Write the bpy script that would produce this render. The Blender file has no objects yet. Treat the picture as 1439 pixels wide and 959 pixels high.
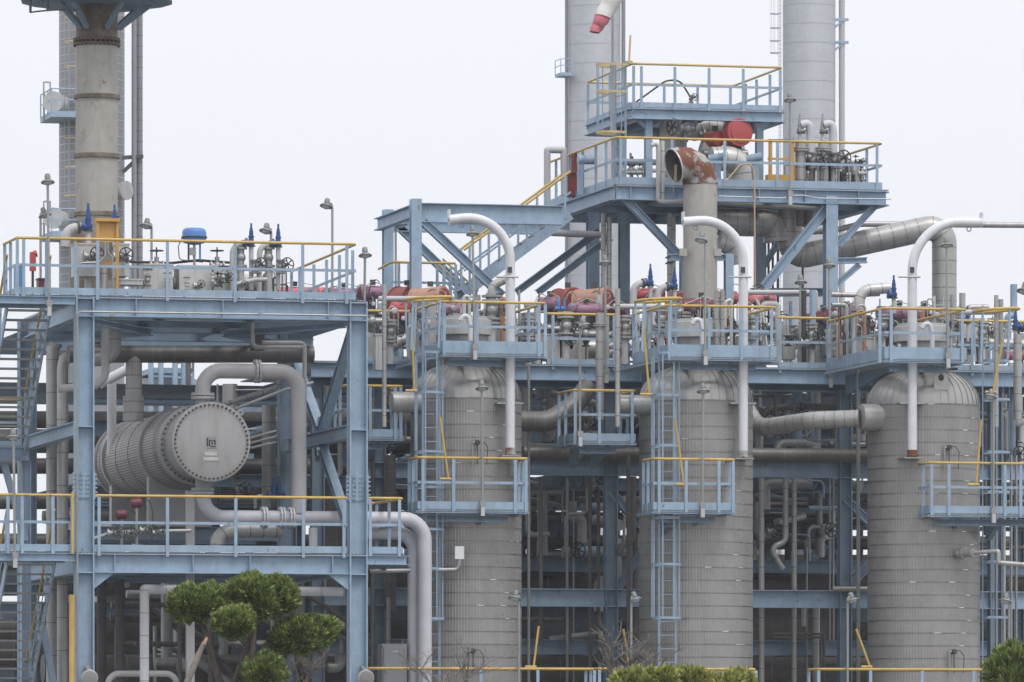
import bpy, math, random
from mathutils import Vector, Matrix
sc = bpy.context.scene
R = math.radians
random.seed(7)

# ------------------------------------------------------------------ camera
# plant grid = world axes: X along the row of vessels, Y away from the road, Z up.
FPX, HY, CX0, TH = 8960.0, 1060.0, 719.5, R(13.6)
ST, CT = math.sin(TH), math.cos(TH)
CAMZ = 1.6
_a = (118 - CX0) / FPX
CAMX, CAMY = -139.0 * (ST + CT * _a), -139.0 * (CT - ST * _a)
cam_d = bpy.data.cameras.new('camera')
cam = bpy.data.objects.new('camera', cam_d)
sc.collection.objects.link(cam)
cam_d.sensor_width = 36.0
cam_d.lens = 36.0 * FPX / 1439.0
cam_d.shift_y = (HY - 479.5) / 1439.0
cam_d.clip_start = 1.0
cam_d.clip_end = 4000.0
cam.location = (CAMX, CAMY, CAMZ)
cam.rotation_euler = (R(90), 0, -TH)
sc.camera = cam

# ------------------------------------------------------------------ overcast sky and soft sun
SUN_EL, SUN_AZ = R(60), R(160)
w = bpy.data.worlds.new('World')
sc.world = w
w.use_nodes = True
nt = w.node_tree
nt.nodes.clear()
out = nt.nodes.new('ShaderNodeOutputWorld')
bg = nt.nodes.new('ShaderNodeBackground')
sky = nt.nodes.new('ShaderNodeTexSky')
sky.sky_type = 'NISHITA'
sky.sun_disc = False
sky.sun_elevation = SUN_EL
sky.sun_rotation = SUN_AZ
sky.dust_density = 6.0
mx = nt.nodes.new('ShaderNodeMix')
mx.data_type = 'RGBA'
mx.inputs[0].default_value = 0.93
mx.inputs[7].default_value = (9.35, 9.52, 10.05, 1)      # even cloud cover
nt.links.new(sky.outputs[0], mx.inputs[6])
nt.links.new(mx.outputs[2], bg.inputs[0])
bg.inputs[1].default_value = 0.1
nt.links.new(bg.outputs[0], out.inputs[0])
sun_d = bpy.data.lights.new('sun', 'SUN')
sun_d.energy = 1.5
sun_d.angle = R(25)
sun_d.color = (1.0, 0.97, 0.93)
sun = bpy.data.objects.new('sun', sun_d)
sc.collection.objects.link(sun)
sun.rotation_euler = (R(90) - SUN_EL, 0, R(180) - SUN_AZ + R(0))
sc.view_settings.view_transform = 'Standard'
sc.view_settings.look = 'None'
sc.view_settings.gamma = 1.0
sc.view_settings.exposure = 0.17
sc.view_settings.use_curve_mapping = False
sc.cycles.use_denoising = True
sc.cycles.max_bounces = 6
sc.cycles.diffuse_bounces = 4
sc.cycles.glossy_bounces = 2
sc.cycles.caustics_reflective = False
sc.cycles.caustics_refractive = False

# ------------------------------------------------------------------ pixel -> place
def Pt(px, py, v):
    """point on the plane y = v of the plant grid that is seen at photo pixel (px, py)"""
    a = (px - CX0) / FPX
    t = (v - CAMY) / (CT - ST * a)
    return Vector((CAMX + t * (ST + CT * a), v, CAMZ + t * (HY - py) / FPX))
def X(px, v): return Pt(px, 0, v).x
def Z(px, py, v): return Pt(px, py, v).z
def S(px, v):
    a = (px - CX0) / FPX
    return FPX * (CT - ST * a) / (v - CAMY)
def pix(p):
    d = Vector(p) - Vector((CAMX, CAMY, CAMZ))
    dep = d.x * ST + d.y * CT
    return CX0 + FPX * (d.x * CT - d.y * ST) / dep, HY - FPX * d.z / dep

# ------------------------------------------------------------------ materials
MATS = {}
def mat(name, col, rough=0.55, metal=0.0, var=0.12, streak=0.0, scol=(0.10, 0.085, 0.07), bump=0.0, scale=2.5, spec=0.4, rust=0.0, sheet=0.0):
    m = bpy.data.materials.new(name)
    m.use_nodes = True
    t = m.node_tree
    b = t.nodes['Principled BSDF']
    b.inputs['Roughness'].default_value = rough
    b.inputs['Metallic'].default_value = metal
    b.inputs['Specular IOR Level'].default_value = spec
    geo = t.nodes.new('ShaderNodeNewGeometry')
    n = t.nodes.new('ShaderNodeTexNoise')
    n.inputs['Scale'].default_value = scale
    n.inputs['Detail'].default_value = 6
    n.inputs['Roughness'].default_value = 0.65
    t.links.new(geo.outputs['Position'], n.inputs['Vector'])
    mr = t.nodes.new('ShaderNodeMapRange')
    mr.inputs[1].default_value, mr.inputs[2].default_value = 0.3, 0.7
    mr.inputs[3].default_value, mr.inputs[4].default_value = 1 - var, 1 + var
    t.links.new(n.outputs[0], mr.inputs[0])
    mul = t.nodes.new('ShaderNodeVectorMath')
    mul.operation = 'SCALE'
    mul.inputs[0].default_value = col
    t.links.new(mr.outputs[0], mul.inputs['Scale'])
    last = mul.outputs[0]
    if streak > 0:
        mp = t.nodes.new('ShaderNodeMapping')
        mp.inputs['Scale'].default_value = (5.0, 5.0, 0.7)
        t.links.new(geo.outputs['Position'], mp.inputs[0])
        n2 = t.nodes.new('ShaderNodeTexNoise')
        n2.inputs['Scale'].default_value = 1.0
        n2.inputs['Detail'].default_value = 8
        n2.inputs['Roughness'].default_value = 0.7
        t.links.new(mp.outputs[0], n2.inputs['Vector'])
        m2 = t.nodes.new('ShaderNodeMapRange')
        m2.inputs[1].default_value, m2.inputs[2].default_value = 0.48, 0.75
        m2.inputs[3].default_value, m2.inputs[4].default_value = 0.0, streak
        t.links.new(n2.outputs[0], m2.inputs[0])
        mi = t.nodes.new('ShaderNodeMix')
        mi.data_type = 'RGBA'
        t.links.new(m2.outputs[0], mi.inputs[0])
        t.links.new(last, mi.inputs[6])
        mi.inputs[7].default_value = (*scol, 1)
        last = mi.outputs[2]
    if sheet > 0:        # cladding sheets of slightly different age
        sx = t.nodes.new('ShaderNodeSeparateXYZ'); t.links.new(geo.outputs['Position'], sx.inputs[0])
        cb = t.nodes.new('ShaderNodeCombineXYZ')
        for i, k in ((0, 1.15), (1, 0.9), (2, 3.4246)):
            mm = t.nodes.new('ShaderNodeMath'); mm.operation = 'MULTIPLY'; mm.inputs[1].default_value = k
            fl = t.nodes.new('ShaderNodeMath'); fl.operation = 'FLOOR'
            t.links.new(sx.outputs[i], mm.inputs[0]); t.links.new(mm.outputs[0], fl.inputs[0]); t.links.new(fl.outputs[0], cb.inputs[i])
        wn = t.nodes.new('ShaderNodeTexWhiteNoise'); t.links.new(cb.outputs[0], wn.inputs[0])
        m3 = t.nodes.new('ShaderNodeMapRange'); m3.inputs[3].default_value = 1 - sheet; m3.inputs[4].default_value = 1 + sheet
        t.links.new(wn.outputs[0], m3.inputs[0])
        v3 = t.nodes.new('ShaderNodeVectorMath'); v3.operation = 'SCALE'
        t.links.new(last, v3.inputs[0]); t.links.new(m3.outputs[0], v3.inputs['Scale'])
        last = v3.outputs[0]
    if rust > 0:         # rust spots and runs through the paint
        mp = t.nodes.new('ShaderNodeMapping'); mp.inputs['Scale'].default_value = (7, 7, 3.0)
        t.links.new(geo.outputs['Position'], mp.inputs[0])
        n4 = t.nodes.new('ShaderNodeTexNoise'); n4.inputs['Scale'].default_value = 1.0; n4.inputs['Detail'].default_value = 8
        n4.inputs['Roughness'].default_value = 0.72
        t.links.new(mp.outputs[0], n4.inputs['Vector'])
        m4 = t.nodes.new('ShaderNodeMapRange'); m4.inputs[1].default_value = 0.72 - rust * .08; m4.inputs[2].default_value = 0.78 - rust * .08
        m4.inputs[4].default_value = 0.8
        t.links.new(n4.outputs[0], m4.inputs[0])
        mi = t.nodes.new('ShaderNodeMix'); mi.data_type = 'RGBA'
        t.links.new(m4.outputs[0], mi.inputs[0]); t.links.new(last, mi.inputs[6])
        mi.inputs[7].default_value = (0.15, 0.10, 0.075, 1)
        last = mi.outputs[2]
    t.links.new(last, b.inputs['Base Color'])
    if bump > 0:
        bp = t.nodes.new('ShaderNodeBump')
        bp.inputs['Strength'].default_value = bump
        bp.inputs['Distance'].default_value = 0.02
        t.links.new(n.outputs[0], bp.inputs['Height'])
        t.links.new(bp.outputs[0], b.inputs['Normal'])
    MATS[name] = m
    return m
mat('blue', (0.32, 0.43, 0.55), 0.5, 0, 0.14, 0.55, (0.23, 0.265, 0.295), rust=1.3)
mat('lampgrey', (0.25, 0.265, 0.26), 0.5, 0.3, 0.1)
mat('blue_shaded', (0.21, 0.285, 0.365), 0.6, 0, 0.15, 0.5, (0.14, 0.16, 0.18), rust=1.2)  # darker copy of blue: shade of rear and inner steel in its colour
mat('yellow', (0.60, 0.41, 0.12), 0.5, 0, 0.14, 0.5, (0.34, 0.22, 0.09), rust=1.3)
mat('yellow_pale', (0.62, 0.47, 0.22), 0.5, 0, 0.1, 0.2)
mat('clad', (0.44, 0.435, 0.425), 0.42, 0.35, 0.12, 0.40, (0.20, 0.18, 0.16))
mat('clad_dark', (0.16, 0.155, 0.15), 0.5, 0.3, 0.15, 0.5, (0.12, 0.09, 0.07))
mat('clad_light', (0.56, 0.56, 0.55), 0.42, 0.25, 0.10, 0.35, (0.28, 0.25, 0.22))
mat('vessel', (0.345, 0.335, 0.325), 0.42, 0.30, 0.08, 0.35, (0.22, 0.205, 0.19), sheet=0.05)
mat('dome', (0.46, 0.45, 0.435), 0.36, 0.5, 0.06, 0.18, (0.30, 0.27, 0.24))
mat('band', (0.27, 0.265, 0.26), 0.32, 0.6, 0.15, 0.5, (0.10, 0.09, 0.08))
mat('seam', (0.22, 0.215, 0.21), 0.5, 0.4, 0.1)
mat('glint', (0.85, 0.85, 0.85), 0.25, 0.6, 0.05)  # near-white for the painted highlights on the vessel bands
mat('gpipe', (0.49, 0.485, 0.495), 0.5, 0, 0.07, 0.25, (0.30, 0.27, 0.25))
mat('lpipe', (0.56, 0.56, 0.605), 0.42, 0, 0.06, 0.22, (0.40, 0.39, 0.40), rust=.4)
mat('wpipe', (0.70, 0.715, 0.745), 0.4, 0, 0.06, 0.25, (0.42, 0.41, 0.40), rust=.5)
mat('exch', (0.385, 0.385, 0.39), 0.55, 0, 0.07, 0.35, (0.33, 0.24, 0.18))
mat('exch_cover', (0.41, 0.41, 0.415), 0.55, 0, 0.05, 0.6, (0.27, 0.19, 0.14))
mat('bolt', (0.12, 0.09, 0.07), 0.6, 0.4, 0.2)
mat('galv', (0.36, 0.37, 0.37), 0.45, 0.5, 0.12, 0.3, (0.2, 0.18, 0.16))
mat('dark', (0.07, 0.072, 0.075), 0.6, 0.2, 0.2)
mat('black', (0.03, 0.03, 0.032), 0.5, 0, 0.1)
mat('dark_grey', (0.13, 0.125, 0.12), 0.7, 0, 0.2, 0.5, (0.07, 0.06, 0.055))  # dark warm grey with darker streaks
mat('deep', (0.12, 0.15, 0.185), 0.7, 0, 0.25, 0.4, (0.06, 0.06, 0.06))  # bluish shade of the rack interior put into the colour
mat('tower_seam', (0.34, 0.35, 0.375), 0.5, 0.1, 0.05)
mat('red', (0.46, 0.085, 0.085), 0.4, 0, 0.08, 0.15, (0.3, 0.06, 0.06))
mat('drum_red', (0.27, 0.065, 0.055), 0.5, 0, 0.1, 0.3, (0.2, 0.08, 0.06))
mat('drum_faded', (0.45, 0.26, 0.19), 0.5, 0, 0.12, 0.3, (0.35, 0.12, 0.08))
mat('pink', (0.62, 0.16, 0.19), 0.45, 0, 0.08)
mat('purple', (0.32, 0.17, 0.255), 0.42, 0, 0.1, 0.2, (0.2, 0.1, 0.14))
mat('maroon', (0.14, 0.035, 0.055), 0.45, 0, 0.12)
mat('vblue', (0.03, 0.085, 0.26), 0.4, 0, 0.1)
mat('mblue', (0.10, 0.24, 0.52), 0.4, 0, 0.08)
mat('orange', (0.60, 0.34, 0.09), 0.5, 0, 0.06, 0.2, (0.4, 0.22, 0.08))
mat('tower', (0.41, 0.425, 0.455), 0.5, 0.15, 0.05, 0.3, (0.33, 0.335, 0.35), sheet=.03)
mat('twr_dark', (0.24, 0.25, 0.27), 0.5, 0.2, 0.06, 0.25, (0.2, 0.2, 0.2))
mat('bark', (0.085, 0.07, 0.058), 0.9, 0, 0.3, 0.4, (0.22, 0.2, 0.18), 0.6, 12)
mat('bark_pale', (0.215, 0.195, 0.175), 0.9, 0, 0.3, 0.3, (0.12, 0.1, 0.09), 0.5, 12)
mat('wood_cut', (0.50, 0.33, 0.21), 0.9, 0, 0.2)
mat('concrete', (0.26, 0.255, 0.245), 0.85, 0, 0.15, 0.0, bump=0.2)
mat('ground', (0.13, 0.13, 0.12), 0.95, 0, 0.25, bump=0.3, scale=0.6)
mat('cloth_white', (0.75, 0.74, 0.72), 0.8, 0, 0.06)
mat('cloth_red', (0.60, 0.19, 0.23), 0.8, 0, 0.08)
mat('glass', (0.55, 0.58, 0.58), 0.1, 0, 0.05)
mat('white', (0.75, 0.76, 0.78), 0.5, 0, 0.05, 0.1)
mat('copper', (0.42, 0.20, 0.11), 0.5, 0.3, 0.1)
mat('rope', (0.50, 0.38, 0.24), 0.8, 0, 0.1)

def leaf_mat(name, c1, c2):
    m = bpy.data.materials.new(name); m.use_nodes = True
    t = m.node_tree; b = t.nodes['Principled BSDF']
    b.inputs['Roughness'].default_value = 0.6
    geo = t.nodes.new('ShaderNodeNewGeometry')
    n = t.nodes.new('ShaderNodeTexNoise'); n.inputs['Scale'].default_value = 6.0; n.inputs['Detail'].default_value = 4
    t.links.new(geo.outputs['Position'], n.inputs['Vector'])
    ad = t.nodes.new('ShaderNodeMath'); ad.operation = 'ADD'
    rp = t.nodes.new('ShaderNodeMath'); rp.operation = 'MULTIPLY_ADD'
    rp.inputs[1].default_value = 0.5; rp.inputs[2].default_value = -0.25
    t.links.new(geo.outputs['Random Per Island'], rp.inputs[0])
    t.links.new(n.outputs[0], ad.inputs[0]); t.links.new(rp.outputs[0], ad.inputs[1])
    cr = t.nodes.new('ShaderNodeValToRGB')
    cr.color_ramp.elements[0].position = 0.25; cr.color_ramp.elements[1].position = 0.75
    cr.color_ramp.elements[0].color = (*c1, 1); cr.color_ramp.elements[1].color = (*c2, 1)
    t.links.new(ad.outputs[0], cr.inputs[0]); t.links.new(cr.outputs[0], b.inputs['Base Color'])
    MATS[name] = m
leaf_mat('needle', (0.06, 0.10, 0.026), (0.31, 0.375, 0.10))
leaf_mat('shrub', (0.12, 0.17, 0.035), (0.50, 0.48, 0.13))

# rusty vent pipe: grey paint with big rust patches
def rust_mat(name, base, lo, hi, rc=(0.17, 0.062, 0.032)):
    m = mat(name, base, 0.65, 0, 0.1, 0.4, (0.22, 0.16, 0.10))
    t = m.node_tree; b = t.nodes['Principled BSDF']
    src = b.inputs['Base Color'].links[0].from_socket
    geo = t.nodes.new('ShaderNodeNewGeometry')
    n = t.nodes.new('ShaderNodeTexNoise'); n.inputs['Scale'].default_value = 2.2; n.inputs['Detail'].default_value = 8
    n.inputs['Roughness'].default_value = 0.6
    t.links.new(geo.outputs['Position'], n.inputs['Vector'])
    mr = t.nodes.new('ShaderNodeMapRange'); mr.inputs[1].default_value = lo; mr.inputs[2].default_value = hi
    t.links.new(n.outputs[0], mr.inputs[0])
    mi = t.nodes.new('ShaderNodeMix'); mi.data_type = 'RGBA'
    t.links.new(mr.outputs[0], mi.inputs[0]); t.links.new(src, mi.inputs[6])
    mi.inputs[7].default_value = (*rc, 1)
    t.links.new(mi.outputs[2], b.inputs['Base Color'])
    return m
rust_mat('rusty', (0.42, 0.42, 0.40), 0.46, 0.54)
rust_mat('stack_grey', (0.42, 0.41, 0.375), 0.60, 0.80, (0.20, 0.14, 0.09))
rust_mat('stack_rust', (0.25, 0.215, 0.175), 0.42, 0.62, (0.12, 0.085, 0.06))

# woven expanded-metal cladding of the heat exchanger
def mesh_mat():
    m = mat('mesh_clad', (0.50, 0.485, 0.47), 0.45, 0.35, 0.08, 0.3, (0.22, 0.2, 0.18))
    t = m.node_tree; b = t.nodes['Principled BSDF']
    src = b.inputs['Base Color'].links[0].from_socket
    uv = t.nodes.new('ShaderNodeUVMap')
    br = t.nodes.new('ShaderNodeTexBrick')
    br.inputs['Scale'].default_value = 1.0
    br.inputs['Brick Width'].default_value = 0.30; br.inputs['Row Height'].default_value = 0.062
    br.inputs['Mortar Size'].default_value = 0.02; br.inputs['Mortar Smooth'].default_value = 0.4
    br.inputs['Color1'].default_value = (1, 1, 1, 1); br.inputs['Color2'].default_value = (0.85, 0.85, 0.85, 1)
    br.inputs['Mortar'].default_value = (0.36, 0.36, 0.37, 1)
    t.links.new(uv.outputs[0], br.inputs['Vector'])
    mi = t.nodes.new('ShaderNodeMix'); mi.data_type = 'RGBA'; mi.blend_type = 'MULTIPLY'; mi.inputs[0].default_value = 1
    t.links.new(src, mi.inputs[6]); t.links.new(br.outputs[0], mi.inputs[7])
    t.links.new(mi.outputs[2], b.inputs['Base Color'])
    bp = t.nodes.new('ShaderNodeBump'); bp.inputs['Strength'].default_value = 0.8; bp.inputs['Distance'].default_value = 0.015
    t.links.new(br.outputs['Fac'], bp.inputs['Height']); bp.invert = True
    t.links.new(bp.outputs[0], b.inputs['Normal'])
mesh_mat()

# ------------------------------------------------------------------ mesh builder
def basis(d, up=None):
    d = Vector(d).normalized()
    u = Vector(up) if up is not None else (Vector((0, 0, 1)) if abs(d.z) < 0.95 else Vector((0, 1, 0)))
    s = d.cross(u)
    if s.length < 1e-6:
        u = Vector((1, 0, 0)); s = d.cross(u)
    s.normalize()
    return d, s, s.cross(d).normalized()
def fillet(path, bend, k=7):
    pts = [Vector(p) for p in path]
    if len(pts) < 3 or bend <= 0: return pts
    o = [pts[0]]
    for i in range(1, len(pts) - 1):
        a, b, c = pts[i - 1], pts[i], pts[i + 1]
        d0, d1 = (a - b), (c - b)
        l0, l1 = d0.length, d1.length
        d0.normalize(); d1.normalize()
        ang = d0.angle(d1)
        if ang > R(176): o.append(b); continue
        tl = min(bend / math.tan(ang / 2), l0 * 0.49 if i > 1 else l0 * 0.98, l1 * 0.49 if i < len(pts) - 2 else l1 * 0.98)
        r = tl * math.tan(ang / 2)
        mid = (d0 + d1).normalized()
        cen = b + mid * (r / math.sin(ang / 2))
        s, e = b + d0 * tl - cen, b + d1 * tl - cen
        for j in range(k + 1):
            q = s.slerp(e, j / k, s) if s.length > 1e-9 else s
            o.append(cen + q.normalized() * r)
    o.append(pts[-1])
    return o
class MB:
    def __init__(s): s.v, s.f, s.uv = [], [], {}
    def add(s, vs, fs):
        b = len(s.v)
        s.v.extend([tuple(p) for p in vs]); s.f.extend([tuple(i + b for i in f) for f in fs])
        return s
    def box(s, x0, x1, y0, y1, z0, z1):
        vs = [(x, y, z) for z in (z0, z1) for y in (y0, y1) for x in (x0, x1)]
        return s.add(vs, [(0, 2, 3, 1), (4, 5, 7, 6), (0, 1, 5, 4), (2, 6, 7, 3), (0, 4, 6, 2), (1, 3, 7, 5)])
    def cbox(s, c, sx, sy, sz): return s.box(c[0]-sx/2, c[0]+sx/2, c[1]-sy/2, c[1]+sy/2, c[2]-sz/2, c[2]+sz/2)
    def prism(s, p0, p1, sec, up=None):
        p0, p1 = Vector(p0), Vector(p1)
        d, sd, u = basis(p1 - p0, up)
        n = len(sec)
        vs = [p + sd * a + u * b for p in (p0, p1) for a, b in sec]
        fs = [(i, (i + 1) % n, n + (i + 1) % n, n + i) for i in range(n)] + [tuple(range(n - 1, -1, -1)), tuple(range(n, 2 * n))]
        return s.add(vs, fs)
    def bar(s, p0, p1, w, h, up=None):
        return s.prism(p0, p1, [(-w/2, -h/2), (w/2, -h/2), (w/2, h/2), (-w/2, h/2)], up)
    def ib(s, p0, p1, h, w, tf=0.022, tw=0.016, up=None):
        a, b, c = w / 2, h / 2, tw / 2
        return s.prism(p0, p1, [(-a, -b), (a, -b), (a, -b+tf), (c, -b+tf), (c, b-tf), (a, b-tf), (a, b), (-a, b), (-a, b-tf), (-c, b-tf), (-c, -b+tf), (-a, -b+tf)], up)
    def chan(s, p0, p1, h, w, t=0.014, up=None, flip=1):
        sec = [(0, -h/2), (w, -h/2), (w, -h/2+t), (t, -h/2+t), (t, h/2-t), (w, h/2-t), (w, h/2), (0, h/2)]
        return s.prism(p0, p1, [(x * flip, y) for x, y in sec], up)
    def sweep(s, pts, rad, n=12, cap=True):
        pts = [Vector(p) for p in pts]
        o = [pts[0]]
        for p in pts[1:]:
            if (p - o[-1]).length > 1e-5: o.append(p)
        pts = o
        m = len(pts)
        if m < 2: return s
        rs = rad if isinstance(rad, (list, tuple)) else [rad] * m
        if len(rs) < m: rs = list(rs) + [rs[-1]] * (m - len(rs))
        d, sd, u = basis(pts[1] - pts[0])
        vs = []
        for i, p in enumerate(pts):
            t = (pts[min(i + 1, m - 1)] - pts[max(i - 1, 0)]).normalized()
            sd = (sd - t * sd.dot(t))
            if sd.length < 1e-6: _, sd, _ = basis(t)
            sd.normalize(); u = sd.cross(t)
            for k in range(n):
                a = 2 * math.pi * k / n
                vs.append(p + (sd * math.cos(a) + u * math.sin(a)) * rs[i])
        fs = [(i*n+k, i*n+(k+1) % n, (i+1)*n+(k+1) % n, (i+1)*n+k) for i in range(m - 1) for k in range(n)]
        if cap: fs += [tuple(range(n - 1, -1, -1)), tuple((m-1)*n + k for k in range(n))]
        return s.add(vs, fs)
    def tube(s, path, r, bend=0, n=12, k=7): return s.sweep(fillet(path, bend, k), r, n)
    def cyl(s, p0, p1, r, r1=None, n=16): return s.sweep([p0, p1], [r, r if r1 is None else r1], n)
    def lathe(s, c, axis, prof, n=24, up=None, closed=False):
        """prof: list of (radius, height along axis)"""
        c = Vector(c); d, a, b = basis(axis, up)
        vs = []; m = len(prof)
        for r, h in prof:
            for k in range(n):
                t = 2 * math.pi * k / n
                vs.append(c + d * h + (a * math.cos(t) + b * math.sin(t)) * r)
        fs = [(i*n+k, i*n+(k+1) % n, (i+1)*n+(k+1) % n, (i+1)*n+k) for i in range(m - 1) for k in range(n)]
        if closed: fs += [((m-1)*n+k, (m-1)*n+(k+1) % n, (k+1) % n, k) for k in range(n)]
        else: fs += [tuple(range(n - 1, -1, -1)), tuple((m-1)*n + k for k in range(n))]
        return s.add(vs, fs)
    def ring(s, c, axis, r0, r1, h, n=24): return s.lathe(c, axis, [(r0, -h/2), (r1, -h/2), (r1, h/2), (r0, h/2)], n, closed=True)
    def torus(s, c, axis, rr, r, n=20, m=6):
        return s.lathe(c, axis, [(rr + r * math.cos(2*math.pi*j/m), r * math.sin(2*math.pi*j/m)) for j in range(m)], n, closed=True)
    def ball(s, c, r, n=12, m=7, sc3=(1, 1, 1)):
        vs = []
        for i in range(m + 1):
            th = math.pi * (i + 0.02) / (m + 0.04)
            for k in range(n):
                ph = 2 * math.pi * k / n
                vs.append((c[0]+r*sc3[0]*math.sin(th)*math.cos(ph), c[1]+r*sc3[1]*math.sin(th)*math.sin(ph), c[2]+r*sc3[2]*math.cos(th)))
        return s.add(vs, [(i*n+k, (i+1)*n+k, (i+1)*n+(k+1) % n, i*n+(k+1) % n) for i in range(m) for k in range(n)])
    def wheel(s, c, axis, rr, r=0.012):
        s.torus(c, axis, rr, r, 18, 6)
        d, a, b = basis(axis)
        for k in range(3):
            t = math.pi * k / 3 + 0.3
            e = (a * math.cos(t) + b * math.sin(t)) * rr
            s.bar(Vector(c) - e, Vector(c) + e, r * 1.6, r * 1.6)
        return s.cyl(Vector(c) - d * 0.03, Vector(c) + d * 0.03, 0.025, n=8)
    def data(s, name, off=(0, 0, 0), smooth=True, ang=38):
        me = bpy.data.meshes.new(name)
        ox, oy, oz = off
        me.from_pydata([(x - ox, y - oy, z - oz) for x, y, z in s.v], [], s.f)
        if smooth:
            me.polygons.foreach_set('use_smooth', [True] * len(me.polygons))
            me.set_sharp_from_angle(angle=R(ang))
        return me

def grating(x0, x1, y0, y1, z, h=.032):
    """open steel bar grating"""
    b = MB()
    n = max(2, int((x1 - x0) / .075))
    for k in range(n + 1):
        x = x0 + (x1 - x0 - .022) * k / n
        b.box(x, x + .022, y0, y1, z - h, z)
    m = max(1, int((y1 - y0) / .6))
    for k in range(m + 1):
        y = y0 + (y1 - y0 - .03) * k / m
        b.box(x0, x1, y, y + .03, z - h + .004, z - .004)
    return b

# ------------------------------------------------------------------ scene objects
COL = sc.collection
WORLD = {}
def _link(name, data, parent, wpos):
    o = bpy.data.objects.new(name, data)
    COL.objects.link(o)
    base = Vector((0, 0, 0))
    if parent is not None:
        o.parent = parent
        base = WORLD[parent.name]
    o.location = Vector(wpos) - base
    WORLD[o.name] = Vector(wpos)
    return o
AUTO = {}
def tag(o, label=None, cat=None, group=None, kind=None, auto=None):
    if label: o['label'] = label
    if cat: o['category'] = cat
    if group: o['group'] = group
    if kind: o['kind'] = kind
    if auto: AUTO.setdefault(auto, []).append(o)
    return o
def thing(name, label, cat, base, group=None, auto=None):
    o = _link(name, None, None, base)
    o.empty_display_size = 0.2
    return tag(o, label, cat, group, None, auto)
def part(t, name, mb, m, kind=None, smooth=True, label=None, ang=38):
    """a mesh given in world coordinates, linked under t"""
    base = WORLD[t.name]
    me = mb.data(name, base, smooth, ang)
    me.materials.append(MATS[m])
    o = _link(name, me, t, base)
    if kind: o['kind'] = kind
    if label: o['label'] = label
    return o
def solo(name, mb, m, label, cat, base=None, group=None, auto=None, kind=None):
    """a thing that is one mesh"""
    if base is None:
        n = len(mb.v)
        base = (sum(p[0] for p in mb.v)/n, sum(p[1] for p in mb.v)/n, min(p[2] for p in mb.v))
    me = mb.data(name, base)
    me.materials.append(MATS[m])
    o = _link(name, me, None, base)
    return tag(o, label, cat, group, kind, auto)
_SH = {}
def shared(key, fn, m):
    k = (key, m)
    if k not in _SH:
        me = fn().data(key if isinstance(key, str) else key[0])
        me.materials.append(MATS[m]); _SH[k] = me
    return _SH[k]
def place(t, name, me, wpos, rot=None, scale=None):
    o = _link(name, me, t, wpos)
    if rot is not None:
        o.rotation_mode = 'QUATERNION'; o.rotation_quaternion = rot
    if scale is not None: o.scale = scale
    return o
ZAX = Vector((0, 0, 1))
def rot_to(d): return ZAX.rotation_difference(Vector(d))
def band_mesh(m): return shared('band', lambda: MB().ring((0, 0, 0), (0, 0, 1), 0.94, 1.0, 1.0, 16), m)
def along(pts, step, start=None):
    pts = [Vector(p) for p in pts]
    d = step * 0.5 if start is None else start
    res = []
    for a, b in zip(pts, pts[1:]):
        l = (b - a).length
        if l < 1e-6: continue
        while d < l:
            res.append((a + (b - a) * (d / l), (b - a).normalized())); d += step
        d -= l
    return res
def pipe(name, label, pp, r, m='clad', bend=None, step=None, flanges=(), auto=None, group=None, cat='pipe', n=14, bandm='seam', grow=1.012, bw=0.022, world=False):
    """pp: (px, py, v) corners; r metres; step: spacing of the cladding bands; flanges: metres from the start"""
    path = [Vector(p) for p in pp] if world else [Pt(*p) for p in pp]
    b = r * 2.6 if bend is None else bend
    pts = fillet(path, b)
    if step is None and not flanges:
        return solo(name, MB().sweep(pts, r, n), m, label, cat, None, group, auto)
    base = min(pts, key=lambda p: p.z)
    t = thing(name, label, cat, base, group, auto)
    part(t, 'pipe_run', MB().sweep(pts, r, n), m)
    if step:
        for p, d in along(pts, step):
            place(t, 'band', band_mesh(bandm), p, rot_to(d), (r * grow, r * grow, bw))
    for fl in flanges:
        q = along(pts, 1e6, fl)
        if q:
            p, d = q[0]
            fm = shared('flange', lambda: flange_mesh(), m)
            place(t, 'flange', fm, p, rot_to(d), (r, r, r))
    return t
def flange_mesh():
    b = MB()
    for h in (-0.20, 0.20): b.ring((0, 0, h), (0, 0, 1), 0.9, 1.55, 0.26, 20)
    for k in range(12):
        a = 2 * math.pi * k / 12
        x, y = 1.38 * math.cos(a), 1.38 * math.sin(a)
        b.cyl((x, y, -0.5), (x, y, 0.5), 0.09, n=6)
    return b
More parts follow.
